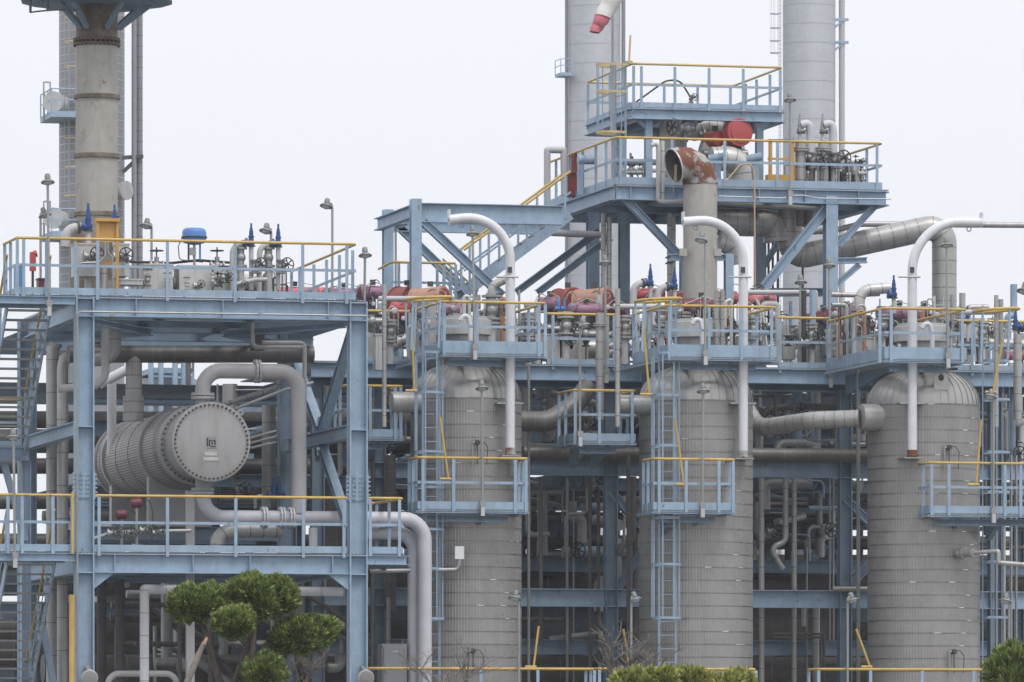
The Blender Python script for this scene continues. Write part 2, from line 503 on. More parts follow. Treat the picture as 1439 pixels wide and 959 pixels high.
def railing(t, pts, h=1.15, step=1.35, posts=None, kick=True, top='yellow', low='blue', ends=True, mid=True, kh=0.15):
    """guard rail along deck-level points: posts, top rail, mid rail, kick plate; parts of t"""
    pts = [Vector(p) for p in pts]
    up = Vector((0, 0, 1))
    t = part(t, 'guard_rail', MB().sweep(fillet([p + up * h for p in pts], .12, 4), 0.031, 8), top)
    if mid:
        mb = MB()
        for a, b in zip(pts, pts[1:]): mb.bar(a + up * h * 0.52, b + up * h * 0.52, 0.012, 0.06)
        part(t, 'mid_rail', mb, low, smooth=False)
    if kick:
        mb = MB()
        for a, b in zip(pts, pts[1:]): mb.bar(a + up * (kh / 2 + 0.002), b + up * (kh / 2 + 0.002), 0.012, kh)
        part(t, 'kick_plate', mb, low, smooth=False)
    if posts is None:
        posts = []
        for i, (a, b) in enumerate(zip(pts, pts[1:])):
            l = (b - a).length; k = max(1, round(l / step))
            posts += [a.lerp(b, j / k) for j in range(k)]
        if ends: posts.append(pts[-1])
    hh = round(h, 3)
    me = shared(('post', hh), lambda: MB().prism((0, 0, -0.10), (0, 0, hh - 0.03), [(-0.035, -0.035), (0.035, -0.035), (0.035, -0.022), (-0.022, -0.022), (-0.022, 0.035), (-0.035, 0.035)]), low)
    for p in posts: place(t, 'post', me, p)
def caged_ladder(name, label, p, z0, z1, facing, cage=(), w=0.38, cage_m='blue', m='blue', group='caged ladders', depth=0.62, top_loop=False):
    """p: (x, y) of the ladder centre, facing: unit vector (x, y) towards the climber's back"""
    t = thing(name, label, 'ladder', (p[0], p[1], z0), group)
    f = Vector((facing[0], facing[1], 0)); s = Vector((-f.y, f.x, 0)); c = Vector((p[0], p[1], 0))
    for k in (-1, 1):
        q = c + s * (w / 2 * k)
        part(t, 'stringer', MB().bar(q + Vector((0, 0, z0)), q + Vector((0, 0, z1)), 0.05, 0.03, up=f), m, smooth=False)
    rm = shared(('rung', w), lambda: MB().cyl((-w / 2, 0, 0), (w / 2, 0, 0), 0.013, n=6), m)
    z = z0 + 0.15
    q = Vector((1, 0, 0)).rotation_difference(s)
    while z < z1:
        place(t, 'rung', rm, c + Vector((0, 0, z)), q); z += 0.31
    if cage:
        rc = depth / 2
        pts = []
        for k in range(13):
            a = -math.pi / 2 + math.pi * k / 12
            pts.append(c + s * (rc * 1.05 * math.sin(a)) + f * (0.12 + (depth - 0.12) * math.cos(a)))
        pts = [c - s * w / 2] + pts + [c + s * w / 2]
        hm = MB()
        for a, b in zip(pts, pts[1:]): hm.bar(a, b, 0.012, 0.055)
        me = hm.data('cage_hoop', c); me.materials.append(MATS[cage_m])
        for zz in cage: place(t, 'cage_hoop', me, c + Vector((0, 0, zz)))
        for k in (2, 4, 7, 10, 12):
            b = pts[k]
            part(t, 'cage_bar', MB().bar(b + Vector((0, 0, min(cage))), b + Vector((0, 0, max(cage) + 0.03)), 0.032, 0.008, up=f), m, smooth=False)
    return t

# ================================================================== the setting
g = MB().add([(-700, -400, 0), (700, -400, 0), (700, 900, 0), (-700, 900, 0)], [(0, 1, 2, 3)])
me = g.data('ground'); me.materials.append(MATS['ground'])
tag(_link('ground', me, None, (0, 0, 0)), kind='structure')
pv = MB().box(-14, 30, -3, 60, 0.004, 0.12)
me = pv.data('plant_pavement'); me.materials.append(MATS['concrete'])
tag(_link('plant_pavement', me, None, (0, 0, 0)), kind='structure')
G0 = 0.12

def column(t, x, y, z0, z1, s=0.40, m='blue', name='column', splice=None, web=True):
    b = MB().ib((x, y, z0), (x, y, z1), s, s * 0.9, 0.03, 0.022, up=(1, 0, 0) if web else (0, 1, 0))
    o = part(t, name, b, m, smooth=False)
    pl = MB().box(x - s * .75, x + s * .75, y - s * .75, y + s * .75, z0, z0 + 0.03)
    part(t, 'base_plate', pl, m, smooth=False)
    if splice:
        q = MB().box(x - s*.33, x + s*.33, y - .03, y - .012, splice - 0.28, splice + 0.28)
        for j in (-1, 1): q.box(x + j*(s/2 + .012) - .009, x + j*(s/2 + .012) + .009, y - s*.42, y + s*.42, splice - .3, splice + .3)
        for i in range(6):
            for j in (-1, 1):
                for q2 in (0.05, 0.10): q.cyl((x + j*q2, y - .06, splice - 0.24 + i*0.096), (x + j*q2, y - .028, splice - 0.24 + i*0.096), 0.016, n=6)
                for yy in (-.13, -.07): q.cyl((x + j*(s/2 + .018), y + yy, splice - 0.24 + i*0.096), (x + j*(s/2 + .07), y + yy, splice - 0.24 + i*0.096), 0.018, n=6)
        sp = part(t, 'splice_plate', q, m, smooth=False)
    return o
def stiff(t, x, y, z0, z1, w, m='blue'):
    return part(t, 'stiffener', MB().box(x - 0.008, x + 0.008, y - w / 2, y + w / 2, z0, z1), m, smooth=False)

# ------------------------------------------------------------------ two-storey steel platform on the left
XR = X(502, 0)
ZLO, ZUP = Z(118, 778, 0), Z(118, 418, 0)
VB = 7.7
t = thing('platform_structure', 'pale blue two-storey steel platform structure carrying the grey heat exchanger', 'platform', (XR / 2, 3.8, G0))
SL = t
for x in (0, XR):
    column(t, x, 0.0, G0, ZUP, splice=Z(118, 683, 0))
    column(t, x, VB, G0, ZUP, m='blue_shaded')
HB = 0.42
def level_frame(t, z, x0, x1, y0, y1, m='blue', mid=3, hb=HB):
    part(t, 'beam', MB().ib((x0 + .2, y0, z - hb/2), (x1 - .2, y0, z - hb/2), hb, 0.26), m, smooth=False)
    part(t, 'beam', MB().ib((x0 + .2, y1, z - hb/2), (x1 - .2, y1, z - hb/2), hb, 0.26), m, smooth=False)
    for x in (x0, x1):
        part(t, 'beam', MB().ib((x, y0 + .2, z - hb/2), (x, y1 - .2, z - hb/2), hb, 0.26), m, smooth=False)
    for k in range(1, mid + 1):
        y = y0 + (y1 - y0) * k / (mid + 1)
        part(t, 'joist', MB().ib((x0 + .15, y, z - hb*.45), (x1 - .15, y, z - hb*.45), hb*.8, 0.18), 'blue_shaded', smooth=False)
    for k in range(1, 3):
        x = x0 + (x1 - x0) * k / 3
        part(t, 'joist', MB().ib((x, y0 + .15, z - hb*.4), (x, y1 - .15, z - hb*.4), hb*.7, 0.16), 'blue_shaded', smooth=False)
    part(t, 'deck_grating', grating(x0 - .1, x1 + .12, y0 - .1, y1 + .1, z + .04), 'galv', smooth=False)
level_frame(t, ZUP - 0.002, 0, XR, 0, VB)
level_frame(t, ZLO - 0.002, 0, XR, 0, VB)
for x in (0, XR):
    for zz in (ZUP - .03, ZUP - HB, ZLO - .01, ZLO - HB, Z(118, 600, 0)):
        part(t, 'stiffener', MB().box(x - .175, x + .175, -.17, -.014, zz - .012, zz + .012), 'blue', smooth=False)
for px in (190, 312, 460): stiff(t, X(px, 0), 0, ZUP - HB + .02, ZUP - .02, 0.255)
for px in (160, 270, 350, 466): stiff(t, X(px, 0), 0, ZLO - HB + .02, ZLO - .02, 0.255)
# haunches at the lower storey
for x, s in ((0.2, 1), (XR - .2, -1)):
    part(t, 'haunch', MB().add([(qx, qy, qz) for qy in (-.06, .06) for qx, qz in ((x, ZLO-HB), (x+s*.46, ZLO-HB), (x, ZLO-HB-.36))], [(0,1,2), (5,4,3), (0,3,4,1), (1,4,5,2), (2,5,3,0)]), 'blue', smooth=False)
# exchanger side beams and bracing (between front and rear columns)
ZM = Z(118, 600, 0)
for x in (0, XR):
    part(t, 'side_beam', MB().ib((x, .2, ZM), (x, VB - .2, ZM), 0.30, 0.24), 'blue', smooth=False)
yb = VB * 0.5
part(t, 'brace', MB().ib((XR, .25, ZUP - HB - .05), (XR, yb - .1, ZM + .2), 0.2, 0.2), 'blue', smooth=False)
part(t, 'brace', MB().ib((XR, VB - .25, ZUP - HB - .05), (XR, yb + .1, ZM + .2), 0.2, 0.2), 'blue', smooth=False)
part(t, 'brace', MB().ib((XR, .25, ZLO + .25), (XR, yb - .1, ZM - .2), 0.2, 0.2), 'blue_shaded', smooth=False)
part(t, 'gusset', MB().box(XR - .012, XR + .012, yb - .3, yb + .3, ZM + .1, ZM + .5), 'blue', smooth=False)
# exchanger support frame under the shell
for v in (4.9, 7.4):
    part(t, 'support_beam', MB().ib((.6, v, ZLO + .62), (XR - .8, v, ZLO + .62), 0.3, 0.22), 'blue_shaded', smooth=False)
# knee pieces under upper deck
for a, b in (((0.2, 0.4), (2.2, 4)), ((XR - .2, .4), (XR - 2.2, 4)), ((0.2, VB - .4), (2.2, 4)), ((XR - .2, VB - .4), (XR - 2.2, 4))):
    part(t, 'plan_brace', MB().ib((*a, ZUP - HB - .06), (*b, ZUP - HB - .06), 0.14, 0.14), 'blue', smooth=False)
# upper deck railing
xl = X(24, 0)
def fp(px, v, z): return Vector((X(px, v), v, z))
z = ZUP + .04
railing(t, [fp(24, -.12, z), fp(500, -.12, z), Vector((XR + .15, VB, z))], 1.22,
        posts=[fp(p, -.12, z) for p in (24, 33, 65, 137, 235, 330, 425, 487)] + [Vector((XR + .15, v, z)) for v in (1.2, 2.6, 4.0, 5.4, 7.0)])
railing(t, [fp(24, -.12, z), Vector((X(24, -.12), 1.7, z))], 1.22, posts=[Vector((X(24, -.12), .8, z)), Vector((X(24, -.12), 1.6, z))])
railing(t, [fp(106, .9, z), fp(106, 7.7, z), Vector((XR + .1, VB, z))], 1.22)
# stair landings on both levels
for zz, hb in ((ZUP, 0.17), (ZLO, 0.17)):
    x0, x1 = X(-40, 0), -.22
    part(t, 'landing_grating', grating(x0, x1, -.1, 1.25, zz + .04), 'galv', smooth=False)
    part(t, 'landing_beam', MB().chan((x0, -.12, zz - hb/2 - .004), (x1, -.12, zz - hb/2 - .004), hb, 0.09), 'blue', smooth=False)
    part(t, 'landing_beam', MB().chan((x0, 1.27, zz - hb/2 - .004), (x1, 1.27, zz - hb/2 - .004), hb, 0.09), 'blue_shaded', smooth=False)
z = ZLO + .04
railing(t, [fp(-40, -.12, z), fp(104, -.12, z)], 1.22, posts=[fp(p, -.12, z) for p in (-16, 11, 31, 74, 101)])
railing(t, [fp(133, -.12, z), fp(488, -.12, z)], 1.22, posts=[fp(p, -.12, z) for p in (139, 235, 331, 426, 483)])
# outrigger of the lower deck to the right of the column
xe = X(569, 0)
part(t, 'landing_grating', grating(XR + .2, xe, -.1, 2.6, ZLO + .04), 'galv', smooth=False)
part(t, 'landing_beam', MB().chan((XR + .2, -.12, ZLO - .104), (xe, -.12, ZLO - .104), 0.2, 0.09), 'blue', smooth=False)
part(t, 'landing_beam', MB().chan((xe, -.1, ZLO - .104), (xe, 2.6, ZLO - .104), 0.2, 0.09), 'blue', smooth=False)
railing(t, [fp(515, -.12, z), fp(566, -.12, z), Vector((X(566, -.12), 2.6, z)), Vector((XR + .3, 2.6, z))], 1.22,
        posts=[fp(520, -.12, z), fp(561, -.12, z), Vector((X(566, -.12), 1.3, z)), Vector((X(566, -.12), 2.6, z))])
# conduit strapped along the front of the upper beam
part(t, 'conduit', MB().tube([Pt(109, 600, -.25), Pt(109, 438, -.25), Pt(515, 444, -.25)], 0.022, .1, 8), 'galv')
part(t, 'conduit', MB().tube([Pt(109, 959, -.26), Pt(109, 600, -.26)], 0.02, 0, 8), 'galv')
for px in (158, 262, 366, 466):
    part(t, 'conduit_clamp', MB().cbox(Pt(px, 442, -.25), .09, .06, .07), 'galv', smooth=False)

# stair flights behind the landings, going down away from the road
def stair(name, label, xa, xb, y0, z0, run, drop, group, along_x=None, n=None, rail='yellow'):
    """flight going down along +y; xa..xb its width"""
    t = thing(name, label, 'stairs', ((xa + xb) / 2, y0 + run, z0 - drop), group)
    for x in (xa, xb):
        part(t, 'stringer', MB().bar((x, y0, z0 - .12), (x, y0 + run, z0 - drop - .12), .03, .26), 'blue', smooth=False)
    n = n or round(drop / 0.205)
    tm = shared(('tread', round(xb - xa, 2)), lambda: MB().box(-(xb-xa)/2 + .02, (xb-xa)/2 - .02, -.13, .13, -.02, .02), 'galv')
    for i in range(1, n):
        place(t, 'tread', tm, ((xa + xb) / 2, y0 + run * i / n, z0 - drop * i / n))
    for x in (xa, xb):
        part(t, 'handrail', MB().cyl((x, y0, z0 + 1.0), (x, y0 + run, z0 - drop + 1.0), .028, n=8), rail)
        part(t, 'mid_rail', MB().bar((x, y0, z0 + .5), (x, y0 + run, z0 - drop + .5), .012, .06), 'blue', smooth=False)
        for k in range(5):
            y = y0 + run * (k + .15) / 4.4; zz = z0 - drop * (k + .15) / 4.4
            part(t, 'post', MB().bar((x, y, zz - .2), (x, y, zz + 1.0), .05, .05), 'blue', smooth=False)
    return t
stair('stair_flight', 'upper open-tread steel stair flight below the top landing at far left', X(10, 1.3), X(71, 1.3), 1.3, ZUP, 3.6, 3.0, 'open-tread stair flights at the left edge')
stair('stair_flight', 'lower open-tread steel stair flight under the lower landing at far left', X(10, 1.3), X(77, 1.3), 1.3, ZLO, 4.6, 3.9, 'open-tread stair flights at the left edge')
t = thing('stair_landing', 'pale blue stair landing on braced legs at the left edge, halfway up', 'landing', (X(20, 5), 5.5, G0))
zl = ZUP - 3.0
part(t, 'deck', MB().box(X(-60, 5), X(40, 5), 4.95, 6.2, zl - .04, zl), 'galv', smooth=False)
part(t, 'edge_beam', MB().ib((X(-60, 5), 4.9, zl - .2), (X(40, 5), 4.9, zl - .2), .3, .15), 'blue', smooth=False)
for px in (-40, 36): column(t, X(px, 5.2), 5.2, G0, zl - .35, .22)
part(t, 'brace', MB().ib(Pt(5, 650, 5.2), Pt(36, 760, 5.2), .16, .14), 'blue', smooth=False)
part(t, 'brace', MB().ib(Pt(60, 880, 5.2), Pt(80, 985, 5.2), .16, .14), 'blue', smooth=False)
railing(t, [Vector((X(-60, 5), 6.2, zl)), Vector((X(40, 5), 6.2, zl))], 1.1)

# ------------------------------------------------------------------ heat exchanger
HXC = Pt(297, 621, 1.0)
hx, hz = HXC.x, HXC.z
t = thing('heat_exchanger', 'big grey shell-and-tube heat exchanger lying on the left platform, bolted round end cover facing out', 'heat exchanger', (hx, 5.5, ZLO + .77))
AX = (0, 1, 0)
t_cov = part(t, 'end_cover', MB().lathe((hx, 1.0, hz), AX, [(.865, 0), (.88, .01), (.88, .085)], 64), 'exch_cover')
b = MB()
for k in range(52):
    a = 2 * math.pi * (k + .5) / 52
    c = Vector((hx + .815 * math.cos(a), 0, hz + .815 * math.sin(a)))
    b.cyl(c + Vector((0, .955, 0)), c + Vector((0, 1.02, 0)), .024, n=6)
    b.cyl(c + Vector((0, .935, 0)), c + Vector((0, .96, 0)), .013, n=6)
part(t_cov, 'cover_bolts', b, 'bolt', kind='stuff')
t_ch = part(t, 'channel', MB().lathe((hx, 1.09, hz), AX, [(.88, 0), (.88, .08), (.79, .10), (.79, 1.35), (.9, 1.37), (.9, 1.5), (.86, 1.5), (.86, 1.53), (.9, 1.53), (.9, 1.66), (.8, 1.68)], 64), 'exch')
b = MB()
for k in range(44):
    a = 2 * math.pi * k / 44
    c = Vector((hx + .845 * math.cos(a), 0, hz + .845 * math.sin(a)))
    b.cyl(c + Vector((0, 2.37, 0)), c + Vector((0, 2.85, 0)), .022, n=6)
part(t_ch, 'flange_bolts', b, 'bolt', kind='stuff')
# shell, wrapped in expanded metal
b = MB(); n = 64
b.lathe((hx, 2.78, hz), AX, [(.8, 0), (.895, .03), (.895, 7.85), (.8, 7.89)], n)
o = part(t, 'shell', b, 'mesh_clad')
uvl = o.data.uv_layers.new(name='UVMap')
for poly in o.data.polygons:
    angs = []
    for li in poly.loop_indices:
        co = o.data.vertices[o.data.loops[li].vertex_index].co
        angs.append(math.atan2(co.z + WORLD[t.name].z - hz, co.x + WORLD[t.name].x - hx))
    if max(angs) - min(angs) > math.pi: angs = [a + 2 * math.pi if a < 0 else a for a in angs]
    for li, a in zip(poly.loop_indices, angs):
        co = o.data.vertices[o.data.loops[li].vertex_index].co
        uvl.data[li].uv = (co.y, a * .895)
for y in (4.85, 9.7):
    part(t, 'support_ring', MB().ring((hx, y, hz), AX, .88, .955, .24, 48), 'exch')
    part(t, 'saddle', MB().box(hx - .72, hx + .72, y - .16, y + .16, ZLO + .77, hz - .45), 'exch', smooth=False)
for y in (3.05, 3.3, 6.5, 8.1, 10.2): part(t, 'strap', MB().ring((hx, y, hz), AX, .89, .908, .05, 48), 'band')
part(t, 'rear_head', MB().lathe((hx, 10.66, hz), AX, [(.95, 0), (.95, .12), (.85, .14), (.7, .45), (.45, .65), (.1, .72)], 40), 'exch')
part(t, 'lifting_lug', MB().ring((hx + .66, 1.03, hz + .66), AX, .03, .075, .03, 14), 'exch')
# name plate with its emblem and two blank data plates
pc = Pt(297, 622, .97)
s = 1 / S(297, 1)
def pl(name, x0, x1, z0, z1, m, y=.985): return part(t_cov, name, MB().box(pc.x + x0*s, pc.x + x1*s, y, .999, pc.z + z0*s, pc.z + z1*s), m, smooth=False)
pl('emblem_plate', -7.5, 7.5, -8, 8, 'galv', .988)
pl('emblem', -6.3, -4.2, -5.5, 6.5, 'black', .984); pl('emblem', -3.2, -1.4, -5.5, 3.5, 'black', .984)
pl('emblem', -1.0, 1.4, 1.6, 3.5, 'black', .984); pl('emblem', .6, 2.2, -3.5, 1.4, 'black', .984)
pl('emblem', 2.6, 6.3, 1.6, 3.5, 'black', .984); pl('emblem', 4.4, 6.3, -3.5, 1.4, 'black', .984)
pl('emblem', -1.0, 6.3, -6.5, -4.8, 'black', .984)
pl('data_plate', -9.5, 8.5, -18.5, -13.5, 'clad_light'); pl('data_plate', -11, 10, -25.5, -20.5, 'clad_light')
# nozzles
def nozzle(t, c, d, r, l, m='exch', nb=12):
    c = Vector(c); d = Vector(d)
    o = part(t, 'nozzle', MB().lathe(c, d, [(r, 0), (r, l - .07), (r * 1.5, l - .07), (r * 1.5, l)], 20), m)
    return o
nozzle(t, (hx, 2.0, hz + .75), (0, 0, 1), .17, .30)
nozzle(t, (hx, 2.0, hz - .75), (0, 0, -1), .17, .30)

# grey process pipes of the exchanger
zt = Z(285, 521, 2.0); zb = Z(289, 727, 2.0)
xv = X(420, 2.0)
pipe('process_pipe', 'grey pipe arching from top of heat exchanger and dropping to the pipe below', [], .17, 'gpipe', .38, None, (), world=True) if False else None
P = [(hx, 2.0, hz + 1.06), (hx, 2.0, zt), (xv, 2.0, zt), (xv, 2.0, zb + .1)]
pipe('process_pipe', 'grey flanged pipe arching from top of heat exchanger down to the deck', P, .17, 'gpipe', .42, None, (.0, 1.62), world=True, n=24, group='grey heat exchanger pipes')
xw = X(597, 2.0)
P = [(hx, 2.0, hz - 1.06), (hx, 2.0, zb), (xw, 2.0, zb), (xw, 2.0, G0)]
pipe('process_pipe', 'pale grey pipe from bottom of heat exchanger running right and down past the left vessel', P, .158, 'lpipe', .48, None, (.0, 1.75, 2.15, 2.36), world=True, n=24, group='grey heat exchanger pipes')
P = [(XR + .35, 2.36, zb - .3), (X(582.5, 2.36), 2.36, zb - .3), (X(582.5, 2.36), 2.36, G0)]
pipe('process_pipe', 'pale grey pipe half hidden behind the tall vertical one left of left vessel', P, .158, 'lpipe', .42, world=True, n=24, group='grey heat exchanger pipes')

# ------------------------------------------------------------------ the three vessels
VA = 4.0
VES = []
def vessel(px, ytan, r_px, label, lug=False, side=None):
    x = X(px, VA); sp = S(px, VA); r = r_px / sp
    zt = Z(px, ytan, VA)
    t = thing('process_vessel', label, 'vessel', (x, VA, G0), 'tall insulated process vessels')
    n = 232
    vs, fs = [], []
    for z in (G0, zt):
        for k in range(n):
            a = 2 * math.pi * k / n
            rr = r - (0.006 if k % 2 else 0.0)
            vs.append((x + rr * math.cos(a), VA + rr * math.sin(a), z))
    fs = [(k, (k + 1) % n, n + (k + 1) % n, n + k) for k in range(n)]
    part(t, 'shell', MB().add(vs, fs), 'vessel', smooth=False)
    # dome of overlapping gores
    ng = 42
    hd = 0.86; rn = r * .36
    def gore():
        b = MB(); m = 9
        rows = []
        for i in range(m + 1):
            ph = (math.pi / 2) * i / m * .86
            rr, zz = (r + .006) * math.cos(ph) ** .8, hd * math.sin(ph)
            row = []
            for j, (q, lift) in enumerate(((-.5, .009), (-.42, .009), (-.415, 0), (0, 0), (.5, 0))):
                a = q * 2 * math.pi / ng
                row.append(((rr + lift) * math.cos(a), (rr + lift) * math.sin(a), zz + lift * .7))
            rows.append(row)
        vs = [p for row in rows for p in row]
        b.add(vs, [(i*5+j, i*5+j+1, (i+1)*5+j+1, (i+1)*5+j) for i in range(m) for j in range(4)])
        return b
    key = 'dome_panel'
    me = gore().data(key, smooth=True, ang=30); me.materials.append(MATS['dome'])
    for k in range(ng):
        place(t, 'dome_panel', me, (x, VA, zt), Matrix.Rotation(2 * math.pi * k / ng, 3, 'Z').to_quaternion())
    part(t, 'dome_crown', MB().lathe((x, VA, zt), (0, 0, 1), [(rn, hd * .9), (rn * .9, hd * .985), (0.05, hd)], 30), 'dome')
    bm = shared(('insulation_band', round(r, 3)), lambda: MB().ring((0, 0, 0), (0, 0, 1), r - .02, r + .005, .02, 72), 'band')
    bz = zt - 0.02; i = 0
    rnd = random.Random(px)
    gm = shared(('band_glint', round(r, 3)), lambda: glint_mesh(r), 'glint')
    while bz > G0 + .2:
        bnd = place(t, 'band', bm, (x, VA, bz))
        for q in range(rnd.choice((0, 1, 1, 2))):
            a = rnd.choice((rnd.uniform(-2.2, -.55), rnd.gauss(-.95, .12)))
            place(bnd, 'band_glint', gm, (x, VA, bz), Matrix.Rotation(a, 3, 'Z').to_quaternion())  # bright strip on the band: a glint put into the colour
        bz -= 0.292
    # neck and manway drum above the deck
    part(t, 'neck', MB().cyl((x, VA, zt + hd - .1), (x, VA, zt + hd + .75), r * .40, n=32), 'clad')
    part(t, 'manway_drum', MB().lathe((x - .05, VA, zt + hd + .62), (0, 0, 1), [(r * .5, 0), (r * .5, .34), (r * .44, .36), (r * .44, .42)], 32), 'clad_light')
    VES.append((x, r, zt, t))
    return t
def glint_mesh(r):
    b = MB()
    b.v = []
    n = 5
    for k in range(n + 1):
        a = (k / n - .5) * .12
        for z in (-.008, .008):
            b.v.append(((r + .0085) * math.cos(a), (r + .0085) * math.sin(a), z))
    b.f = [(2*k, 2*k+2, 2*k+3, 2*k+1) for k in range(n)]
    return b
vessel(655, 563, 78, 'left one of the three tall grey insulated vessels, beside the twin pale pipes')
vessel(978, 566, 80, 'middle one of the three tall grey insulated vessels with domed tops')
vessel(1298, 571, 79, 'right one of the three tall grey insulated vessels, lifting lug on its dome')
# lug on the right vessel
x, r, zt, tv = VES[2]
lc = Pt(1322, 531, VA - 1.22)
lb = MB().ring(lc, (0, 1, 0), .075, .165, .05, 24)
lb.box(lc.x - .165, lc.x - .06, lc.y - .024, lc.y + .024, lc.z - .28, lc.z - .0)
lb.box(lc.x + .06, lc.x + .165, lc.y - .024, lc.y + .024, lc.z - .28, lc.z - .0)
lb.box(lc.x - .06, lc.x + .06, lc.y - .024, lc.y + .024, lc.z - .28, lc.z - .14)
lg_ = part(tv, 'lifting_lug', lb, 'clad_light')
part(lg_, 'eye_shade', MB().cyl(lc - Vector((0, .012, 0)), lc + Vector((0, .02, 0)), .075, n=20), 'dark')  # added dark disc: shade of the open hole as colour
# side nozzles (towards the left)
def side_nozzle(i, py, r, l, flange=True):
    x, rr, zt, t = VES[i]
    px = (655, 978, 1298)[i]
    z = Z(px, py, VA - .3)
    part(t, 'nozzle', MB().lathe((x - rr + .25, VA - .35, z), (-1, 0, 0), [(r, 0), (r, .25 + l), (r * .9, .25 + l + .02)], 28), 'clad')
side_nozzle(0, 567, .24, .55); side_nozzle(1, 570, .22, .62); side_nozzle(2, 588, .31, .30)
# small level instruments on the shells
def instrument(px, py, v, label, drop=.55):
    c = Pt(px, py, v)
    t = thing('level_transmitter', label, 'instrument', (c.x, c.y, c.z - drop), 'instruments on the vessels')
    part(t, 'stand', MB().cyl(c - Vector((.13, 0, drop)), c - Vector((.13, 0, -.05)), .022, n=8), 'galv')
    part(t, 'arm', MB().cyl(c - Vector((.13, 0, 0)), c, .02, n=8), 'galv')
    part(t, 'housing', MB().lathe(c - Vector((.02, .07, 0)), (0, 1, 0), [(.05, 0), (.06, .02), (.06, .14), (.045, .16)], 16), 'dark')
    part(t, 'cable', MB().tube([c, c + Vector((.1, 0, .06)), c + Vector((.22, 0, -.1)), c + Vector((.2, 0, -.5))], .01, .1, 6), 'dark')
    part(t, 'stem', MB().cyl(c - Vector((.02, 0, .5)), c - Vector((.02, 0, 0)), .012, n=6), 'dark')
instrument(672, 622, 2.6, 'dark dial transmitter on a stand above the left vessel middle platform')
instrument(1335, 629, 2.6, 'dark dial transmitter on a stand above the right vessel middle platform')
instrument(1342, 916, 2.6, 'dark dial transmitter low on the right vessel near the bottom rail')
instrument(666, 915, 2.5, 'dark dial transmitter low on the left vessel behind bare twigs')
c = Pt(645, 777, 2.3); s = 1 / S(645, 2.3)
t = thing('junction_box', 'white junction box on a bent conduit in front of the left vessel', 'junction box', (c.x, c.y, c.z - .2))
part(t, 'box', MB().cbox(c, 13*s, .12, 18*s), 'white', smooth=False)
part(t, 'conduit', MB().tube([Pt(520, 803, 2.3), Pt(643, 801, 2.3), Pt(646, 786, 2.3)], .055, .1, 10), 'galv')

# ------------------------------------------------------------------ platforms on the vessels
def vplatform(label, px0, px1, ydeck, v0, v1, step=None, kh=.17, h=1.15, back=False, brackets=True, posts=None, ret=1.6, sides=(1, 1)):
    """box platform in front of a vessel; kick plate and rails on front and both sides"""
    pm = (px0 + px1) / 2
    z = Z(pm, ydeck, v0)
    xa, xb = X(px0, v0), X(px1, v0)
    t = thing('work_platform', label, 'platform', ((xa + xb) / 2, (v0 + v1) / 2, z - .2), 'railed work platforms on the vessels')
    part(t, 'deck_grating', grating(xa, xb, v0, v1, z), 'galv', smooth=False)
    b = MB()
    b.chan((xa, v0, z - .062), (xb, v0, z - .062), .05, .05)
    part(t, 'edge_channel', b, 'blue', smooth=False)
    for x in (xa, xb):
        part(t, 'edge_channel', MB().bar((x, v0, z - .062), (x, v1, z - .062), .05, .05), 'blue', smooth=False)
    if brackets:
        for f in (.28, .62):
            x = xa + (xb - xa) * f
            part(t, 'bracket', MB().add([(x + q, y, zz) for q in (-.05, .05) for y, zz in ((v0 + .3, z - .10), (v1, z - .10), (v1, z - .55), (v1 - .2, z - .55))], [(0, 1, 2, 3), (7, 6, 5, 4), (0, 4, 5, 1), (2, 6, 7, 3), (3, 7, 4, 0), (1, 5, 6, 2)]), 'blue_shaded', smooth=False)
        part(t, 'joist', MB().ib((xa + .25, v0 + .45, z - .19), (xb - .35, v0 + .45, z - .19), .16, .12), 'blue_shaded', smooth=False)
    pts = [Vector((xa, v0 + ret, z)), Vector((xa, v0, z)), Vector((xb, v0, z)), Vector((xb, v0 + ret, z))]
    if not sides[0]: pts = pts[1:]
    if not sides[1]: pts = pts[:-1]
    pp = None
    if posts:
        pp = [Vector((X(p, v0), v0, z)) for p in posts]
        if sides[1]: pp += [Vector((xb, v0 + ret * .55, z)), Vector((xb, v0 + ret, z))]
        if sides[0]: pp += [Vector((xa, v0 + ret * .55, z)), Vector((xa, v0 + ret, z))]
    railing(t, pts, h, step or 1.0, pp, kh=kh)
    return t, z
vplatform('railed platform round the middle of the left vessel', 587, 742, 716, 2.0, 3.4, posts=(594, 637, 724, 739), ret=.9)
vplatform('short railed platform round the middle of the middle vessel', 918, 1033, 717, 2.0, 3.4, posts=(926, 964, 1010, 1030), ret=.9)
vplatform('railed platform round the middle of the right vessel, running out of frame', 1306, 1480, 722, 2.0, 3.4, posts=(1309, 1333, 1412, 1434, 1460), ret=.9)
vplatform('railed platform over the dome of the left vessel', 622, 767, 497, 2.2, 7.0, posts=(624, 670, 757, 766), kh=.27, ret=3.0)
vplatform('railed platform over the dome of the middle vessel', 938, 1091, 502, 2.2, 7.0, posts=(940, 996, 1042, 1084), kh=.27, ret=3.0)
vplatform('railed platform over the dome of the right vessel', 1243, 1358, 505, 2.2, 7.0, posts=(1236, 1252, 1331, 1352), kh=.27, ret=4.5)
# small side platforms at nozzle level
vplatform('small railed platform at the nozzle left of the left vessel', 486, 566, 614, 3.6, 5.4, posts=(490, 520, 555, 563), ret=1.2)
vplatform('small railed platform at the nozzle left of the middle vessel', 806, 893, 620, 3.4, 5.2, posts=(808, 842, 888), ret=1.4)
